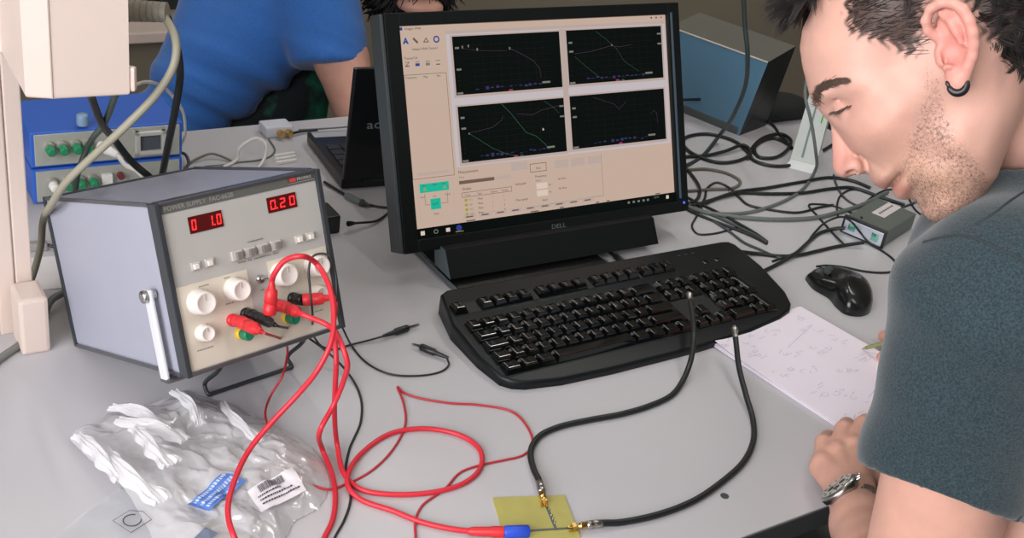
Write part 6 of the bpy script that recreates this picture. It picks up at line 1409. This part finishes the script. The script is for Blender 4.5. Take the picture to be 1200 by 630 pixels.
sN = vnormals(sV, sQ); sV = sV + sN*fold_noise(sV, 4, 0.085, 0.0022, (0.6,0.3,0.9))[:,None]
npmesh('t_shirt', sV - off, sQ, M_tee, man)['label'] = 'heather grey short-sleeved t-shirt'
shirt = bpy.data.objects[[o.name for o in COL.objects if o.name.startswith('t_shirt')][-1]]
sbvh = BVHTree.FromPolygons([tuple(v) for v in sV], [tuple(q) for q in sQ.tolist()])
def seam(pxs, name, r, m, lift=0.0, par=None):
    P_ = []
    for q in cr([Vector((x, y, 0)) for x, y in pxs], 8):
        h = hit(q.x, q.y, sbvh)
        if h[0] is not None and (not P_ or (h[0]-P_[-1]).length < 0.05): P_.append(h[0] + h[1]*lift)
    if len(P_) < 3: return
    b = MB(); b.X = inv(man); b.use(m); b.tube(P_, r, 6); b.build(name, None, par or man)
M_seam = mat('seam_dark', (44, 50, 54), 0.9)
seam([(1082,284),(1100,279),(1128,276),(1142,279),(1170,291),(1204,307)], 'shoulder_seam', 0.0009, M_seam)
seam([(1144,264),(1165,250),(1183,236),(1203,223)], 'collar_seam', 0.0009, M_seam)
col_pts = []
Cc = Vector(D_(1212,212,HD)); ca = (rr_*0.87 + uu_*0.49).normalized(); cbv = fw_
for a in np.linspace(0, 2*PI, 40): col_pts.append(Cc + ca*(0.060*math.cos(a)) + cbv*(0.060*math.sin(a)) - (ca.cross(cbv)).normalized()*0.0)
cn_ax = ca.cross(cbv).normalized()
if cn_ax.dot(uu_) < 0: cn_ax = -cn_ax
bnd = MB(); bnd.X = inv(man); vs = []; n = len(col_pts)
for i, p in enumerate(col_pts):
    rad_ = (p - Cc).normalized()
    for dr, dh in ((0.0012, -0.010), (0.0035, -0.004), (0.003, 0.006), (0.0, 0.0075), (-0.002, 0.006), (-0.001, -0.010)): vs.append(p + rad_*dr + cn_ax*dh)
bnd.use(M_tee); bnd.raw(vs, [(i*6+j, ((i+1) % n)*6+j, ((i+1) % n)*6+(j+1) % 6, i*6+(j+1) % 6) for i in range(n) for j in range(6)], True); bnd.build('collar', None, man)
# hem stitching
ht = []; t1 = np.cross(hn, (0,0,1)); t1 /= np.linalg.norm(t1); t2 = np.cross(hn, t1)
# trousers
FJ = Field(PEL + np.array((-0.56,-0.25,-0.56)), PEL + np.array((0.2,0.50,0.20)), 0.008)
FJ.cone(PEL + np.array((0.0,0,-0.02)) - TX*0.06, PEL + TX*0.06 + np.array((0,0,-0.02)), 0.12, 0.12, 0.04)
for s_ in (-1, 1): FJ.cone(PEL + TX*0.09*s_ + np.array((0,0,-0.03)), PEL + TX*0.10*s_ + np.array((-0.38,0.20,-0.02)), 0.085, 0.062, 0.03); FJ.cone(PEL + TX*0.10*s_ + np.array((-0.38,0.20,-0.02)), PEL + TX*0.10*s_ + np.array((-0.36,0.19,-0.47)), 0.060, 0.048, 0.02)
jV, jQ = FJ.mesh(1); npmesh('trousers', jV - off, jQ, mat('dark_denim', (28, 34, 44), 0.9), man)

for s_ in (-1, 1):
    ft = Vector(PEL + TX*0.10*s_ + np.array((-0.36,0.19,-0.55+0.0))); ft.z = ZF; fd = Vector((-0.88,0.47,0)).normalized(); fs_ = Vector((-fd.y, fd.x, 0)); b = MB(); b.X = inv(man) @ Matrix.Translation(ft) @ Matrix((fd, fs_, Vector((0,0,1)))).transposed().to_4x4()
    b.use(M_black); b.prism([(-0.08,-0.035),(0.02,-0.042),(0.12,-0.048),(0.175,-0.03),(0.19,0),(0.175,0.03),(0.12,0.048),(0.02,0.042),(-0.08,0.035),(-0.095,0)], 0.0, 0.022, 0.004)
    b.use(mat('shoe_grey', (70,72,76), 0.8)); b.ell((0.05,0,0.035), (0.125,0.042,0.045), 20, 10); b.ell((-0.035,0,0.06), (0.055,0.042,0.065), 18, 10); b.build('shoe', None, man)
stz = PEL[2]-0.16; sp_ = Vector((PEL[0]+0.01, PEL[1], ZF))
stool = thing('stool', 'low round black work stool under the seated man', 'stool', sp_)
m = MB(); m.lathe((0,0,stz-ZF-0.06), (0,0,1), [(0,.15),(0.012,.18),(0.045,.185),(0.058,.17),(0.060,.12),(0.056,0)], 32); m.build('seat', mat('seat_black', (26,28,30), 0.7), stool)
m = MB(); m.cyl((0,0,0.05), (0,0,stz-ZF-0.055), 0.024, n=20); m.build('column', M_steel, stool)
for k in range(5):
    a = k*2*PI/5; m = MB(); m.tube([(0,0,0.075), (0.12*math.cos(a),0.12*math.sin(a),0.065), (0.26*math.cos(a),0.26*math.sin(a),0.05)], [0.022,0.018,0.013], 10); lg_ = m.build('leg', M_black, stool)
    m = MB(); m.cyl((0.26*math.cos(a)-0.010*math.sin(a),0.26*math.sin(a)+0.010*math.cos(a),0.025), (0.26*math.cos(a)+0.010*math.sin(a),0.26*math.sin(a)-0.010*math.cos(a),0.025), 0.025, n=18); m.build('caster', M_black, lg_)

# ---- wristwatch
wa_ = Vector(at(985,583,0.068)); fa = Vector(WR_L - E_L).normalized(); wn = Vector((-0.10, -0.30, 1.0)); wn = (wn - fa*wn.dot(fa)*0.75).normalized(); wx = fa.cross(wn).normalized(); 
WRc = Vector(WR_L) - fa*0.024 + Vector((0.003,0,-0.002))
wn = (wa_ - WRc); wn = (wn - fa*wn.dot(fa)).normalized(); fa = (fa - wn*0.18).normalized(); wn = (wn - fa*wn.dot(fa)).normalized(); wx = fa.cross(wn).normalized()
WM = Matrix((wx, fa, wn)).transposed().to_4x4(); WM.translation = WRc
watch = thing('wristwatch', 'round silver wristwatch with a pale dial on the left wrist', 'watch', WRc, WM.to_3x3())
rw = 0.0265
m = MB().use(M_steel); z0 = rw - 0.001; m.lathe((0,0,z0), (0,0,1), [(0,.0175),(0.002,.0205),(0.007,.0215),(0.0085,.0208),(0.0100,.0190),(0.0102,.0178)], 40); m.build('case', None, watch)
m = MB().use(mat('dial_silver', (196, 196, 186), 0.3, 0.3)); m.lathe((0,0,z0+0.0096), (0,0,1), [(0,.0178),(0.0007,.0178)], 40)
m.use(M_black)
for k in range(12): a = k*PI/6; m.box((-0.0004 if False else 0,0,0),(0,0,0)) if False else m.prism([(0.0135*math.cos(a)-0.0007*math.sin(a), 0.0135*math.sin(a)+0.0007*math.cos(a)), (0.0135*math.cos(a)+0.0007*math.sin(a), 0.0135*math.sin(a)-0.0007*math.cos(a)), (0.0162*math.cos(a)+0.0007*math.sin(a), 0.0162*math.sin(a)-0.0007*math.cos(a)), (0.0162*math.cos(a)-0.0007*math.sin(a), 0.0162*math.sin(a)+0.0007*math.cos(a))], z0+0.0103, z0+0.0107)
for cx_, cy_ in ((0.007,0),(-0.007,0),(0,-0.007)): m.lathe((cx_,cy_,z0+0.0103), (0,0,1), [(0,.0036),(0.0004,.0036)], 20)
d_o = m.build('dial', None, watch, 'pale dial with three small dark sub-dials')
m = MB().use(M_steel); 
for a, L in ((0.9, 0.011), (2.6, 0.015)): m.prism([(-0.0006*math.sin(a), 0.0006*math.cos(a)), (0.0006*math.sin(a), -0.0006*math.cos(a)), (L*math.cos(a), L*math.sin(a))], z0+0.0110, z0+0.0114)
m.build('hand', None, watch)
m = MB().use(M_steel); 
for y in (-0.007, 0, 0.007): m.cyl((0.0205, y, z0+0.005), (0.0245, y, z0+0.005), 0.0016 if y else 0.0022, n=12)
m.build('crown', None, watch)
m = MB().use(mat('strap_steel', (96, 92, 84), 0.35, 0.7)); n = 44
for i in range(n):
    a0 = math.radians(38 + i*(284/n)); a1 = a0 + math.radians(284/n)*0.86; vs = []
    for a in (a0, a1):
        for rr2, yy in ((rw-0.0005,-0.0095),(rw+0.0022,-0.0088),(rw+0.0022,0.0088),(rw-0.0005,0.0095)): vs.append((rr2*math.sin(a)*1.03, yy, rr2*math.cos(a)*0.97))
    m.raw(vs, [(0,1,2,3),(7,6,5,4),(0,4,5,1),(1,5,6,2),(2,6,7,3),(3,7,4,0)])
m.build('strap', None, watch)

# ---- pen in the right hand
pa = at(1010,408.5,0.0075); pb = at(1050,398,0.042); pd = (pb-pa).normalized()
pen = thing('pen', 'slim greenish pen held in the right hand above the page', 'pen', pa)
m = MB(); m.X = inv(pen); m.use(mat('pen_tip', (150, 150, 130), 0.3, 0.6)); m.lathe(pa, pd, [(0,.0004),(0.003,.0010),(0.008,.0026)], 14); m.build('tip', None, pen)
m = MB(); m.X = inv(pen); m.use(mat('pen_green', (128, 138, 84), 0.35)); m.lathe(pa + pd*0.008, pd, [(0,.0020),(0.004,.0026),(0.10,.0028),(0.128,.0024)], 14); m.build('barrel', None, pen)

# ================================================================== person at the back in the blue shirt
gd = lambda x, y, d: D_(x, y, d)
BP = Field(np.array((-1.0, 1.75, -0.45)), np.array((-0.05, 2.55, 0.55)), 0.0055)
BD = 2.22
for o_, f_2 in ((0.0, 1.0), (0.10, 1.0), (0.20, 0.9)): BP.cone(gd(203,150,BD+o_), gd(325,18,BD-0.03+o_), 0.062*f_2, 0.104*f_2, 0.04); BP.cone(gd(203,150,BD+o_), gd(280,-20,BD+o_), 0.068*f_2, 0.090*f_2, 0.04)
BP.cone(gd(318,5,BD+0.02), gd(375,-30,BD-0.02), 0.105, 0.090, 0.04); BP.cone(gd(280,-30,BD+0.05), gd(370,-60,BD+0.1), 0.10, 0.10, 0.05)
BP.cone(gd(203,150,BD+0.05), gd(185,250,BD+0.08), 0.075, 0.12, 0.04)
BP.cone(gd(370,0,BD-0.10), gd(394,95,BD-0.10), 0.080, 0.064, 0.03)
b_h = gd(391,76,BD-0.10); b_n = np.array(-_u)*1.0 + np.array(_r)*0.02; b_n /= np.linalg.norm(b_n)
sl, (X, Y, Z) = BP.blk(b_h-0.13, b_h+0.13, 0.0); pl = ((X-b_h[0])*b_n[0] + (Y-b_h[1])*b_n[1] + (Z-b_h[2])*b_n[2]); rad = np.sqrt(np.maximum((X-b_h[0])**2 + (Y-b_h[1])**2 + (Z-b_h[2])**2 - pl**2, 0))
BP.D[sl] = np.where(rad < 0.10, np.maximum(BP.D[sl], pl), BP.D[sl]).astype(np.float32)
qV, qQ = BP.mesh(3); qN = vnormals(qV, qQ)
dd_ = np.array(_r)*0.75 - np.array(_u)*0.2; kdir = np.array(_r)*0.35 + np.array(_u)*0.95
kd2 = np.array(_r)*0.45 + np.array(_u)*0.89
def streaks(v, seed, sc, amp, d):
    r = np.random.default_rng(seed); o = np.zeros(len(v))
    for _ in range(4):
        k = d + r.normal(0, 0.10, 3); k /= np.linalg.norm(k); p_ = v @ k*2*PI/(sc*r.uniform(0.7,1.5)) + r.uniform(0,6); o += np.maximum(np.sin(p_), -0.2)
    return amp*o/2
low_ = np.clip((gd(300,60,BD) - qV) @ np.array(_u)/0.10 + 0.4, 0.1, 1.0)
qV = qV + qN*((streaks(qV, 8, 0.10, 0.0070, kd2) + streaks(qV, 9, 0.045, 0.0022, kd2))*low_)[:,None]
bper = thing('person', 'person in a blue t-shirt leaning over the far side of the desk', 'person', tuple(gd(205,240,BD)))
bo = np.array(bper.matrix_basis.translation)
npmesh('t_shirt', qV - bo, qQ, knit_mat('blue_knit', (50, 100, 172), (62, 114, 188)), bper)
BA = Field(np.array((-0.85, 1.6, -0.5)), np.array((0.05, 2.5, 0.6)), 0.005)
b_e = gd(432,176,BD-0.14); b_w = np.array(lap.matrix_basis @ Vector((0.14, 0.20, 0.05)))
BA.cone(gd(370,0,BD-0.10), gd(400,70,BD-0.10), 0.055, 0.049, 0.01); BA.cone(gd(400,70,BD-0.10), b_e, 0.049, 0.034, 0.01); BA.cone(b_e, b_w, 0.034, 0.024, 0.01)
for k in range(4): q0 = b_w + np.array(LXv)*(-0.018+0.012*k); BA.cone(b_w, q0 + np.array((0,-0.0,0.005)) - np.array(LYv)*0.05, 0.014, 0.010, 0.006); BA.cone(q0 - np.array(LYv)*0.05, q0 - np.array(LYv)*0.085 - np.array((0,0,0.015)), 0.009, 0.007, 0.002)
BA.cone(b_w - np.array(LYv)*0.01, b_w - np.array(LYv)*0.045 + np.array(LXv)*0.045, 0.012, 0.008, 0.004)
hd = gd(486,-52,BD-0.02); BA.ell(hd, (0.075,0.095,0.115), 0.02, R=np.array(Matrix.Rotation(0.5,3,'X'))); BA.cone(gd(398,-70,BD), hd, 0.06, 0.055, 0.03); BA.cone(gd(345,-10,BD), gd(400,-70,BD), 0.10, 0.07, 0.03)
BA.ell(gd(492,6,BD-0.06), (0.045,0.03,0.018), 0.02); 
zV, zQ = BA.mesh(2); t_, b__ = flat(zV, (200,152,134))
npmesh('body', zV - bo, zQ, M_skin, bper, {'tint': ('FLOAT_COLOR', np.concatenate([t_, np.ones((len(t_),1))], 1)), 'beard': ('FLOAT', b__)})
roots = []
for k in range(2600):
    d = rv().normalized(); p = Vector(hd) + Vector((d.x*0.08, d.y*0.10, d.z*0.12))
    if (p - Vector(gd(492,12,BD-0.1))).length < 0.055: continue
    roots.append(wavy(p, (Vector(rr_)*-0.5 - uu_*0.6 + rv(0.5)).normalized(), R.uniform(0.03, 0.06), d, R.uniform(-.4,.4), 5, lift=0.4))
strands(roots, mat('back_hair', (24, 24, 24), 0.5, var=0.2), 'hair', bper, r=0.0022)
FG = Field(np.array((-0.95, 1.75, -0.62)), np.array((0.0, 2.65, 0.35)), 0.008)
FG.cone(gd(205,205,BD+0.05), gd(260,150,BD+0.08), 0.10, 0.085, 0.03); FG.cone(gd(255,155,BD+0.08), gd(348,108,BD+0.06), 0.080, 0.056, 0.03); FG.cone(gd(348,108,BD+0.06), gd(352,260,BD+0.10), 0.056, 0.05, 0.03); FG.cone(gd(200,215,BD+0.05), gd(190,380,BD+0.08), 0.10, 0.085, 0.03)
gV, gQ = FG.mesh(2)
mg = bpy.data.materials.new('green_patterned_cloth'); mg.use_nodes = True; N = mg.node_tree.nodes; L = mg.node_tree.links; bb_ = N['Principled BSDF']; bb_.inputs['Roughness'].default_value = 0.9
tc = N.new('ShaderNodeTexCoord'); n1 = N.new('ShaderNodeTexNoise'); n1.inputs['Scale'].default_value = 14; n1.inputs['Detail'].default_value = 4; L.new(tc.outputs['Object'], n1.inputs['Vector']); cr1 = N.new('ShaderNodeValToRGB'); cr1.color_ramp.elements[0].position = 0.50; cr1.color_ramp.elements[0].color = s2l((16,26,26)) + (1,); cr1.color_ramp.elements[1].position = 0.66; cr1.color_ramp.elements[1].color = s2l((22,112,88)) + (1,)
L.new(n1.outputs['Fac'], cr1.inputs[0]); L.new(cr1.outputs[0], bb_.inputs['Base Color'])
npmesh('shorts', gV - bo, gQ, mg, bper)['label'] = 'dark shorts with a green pattern'
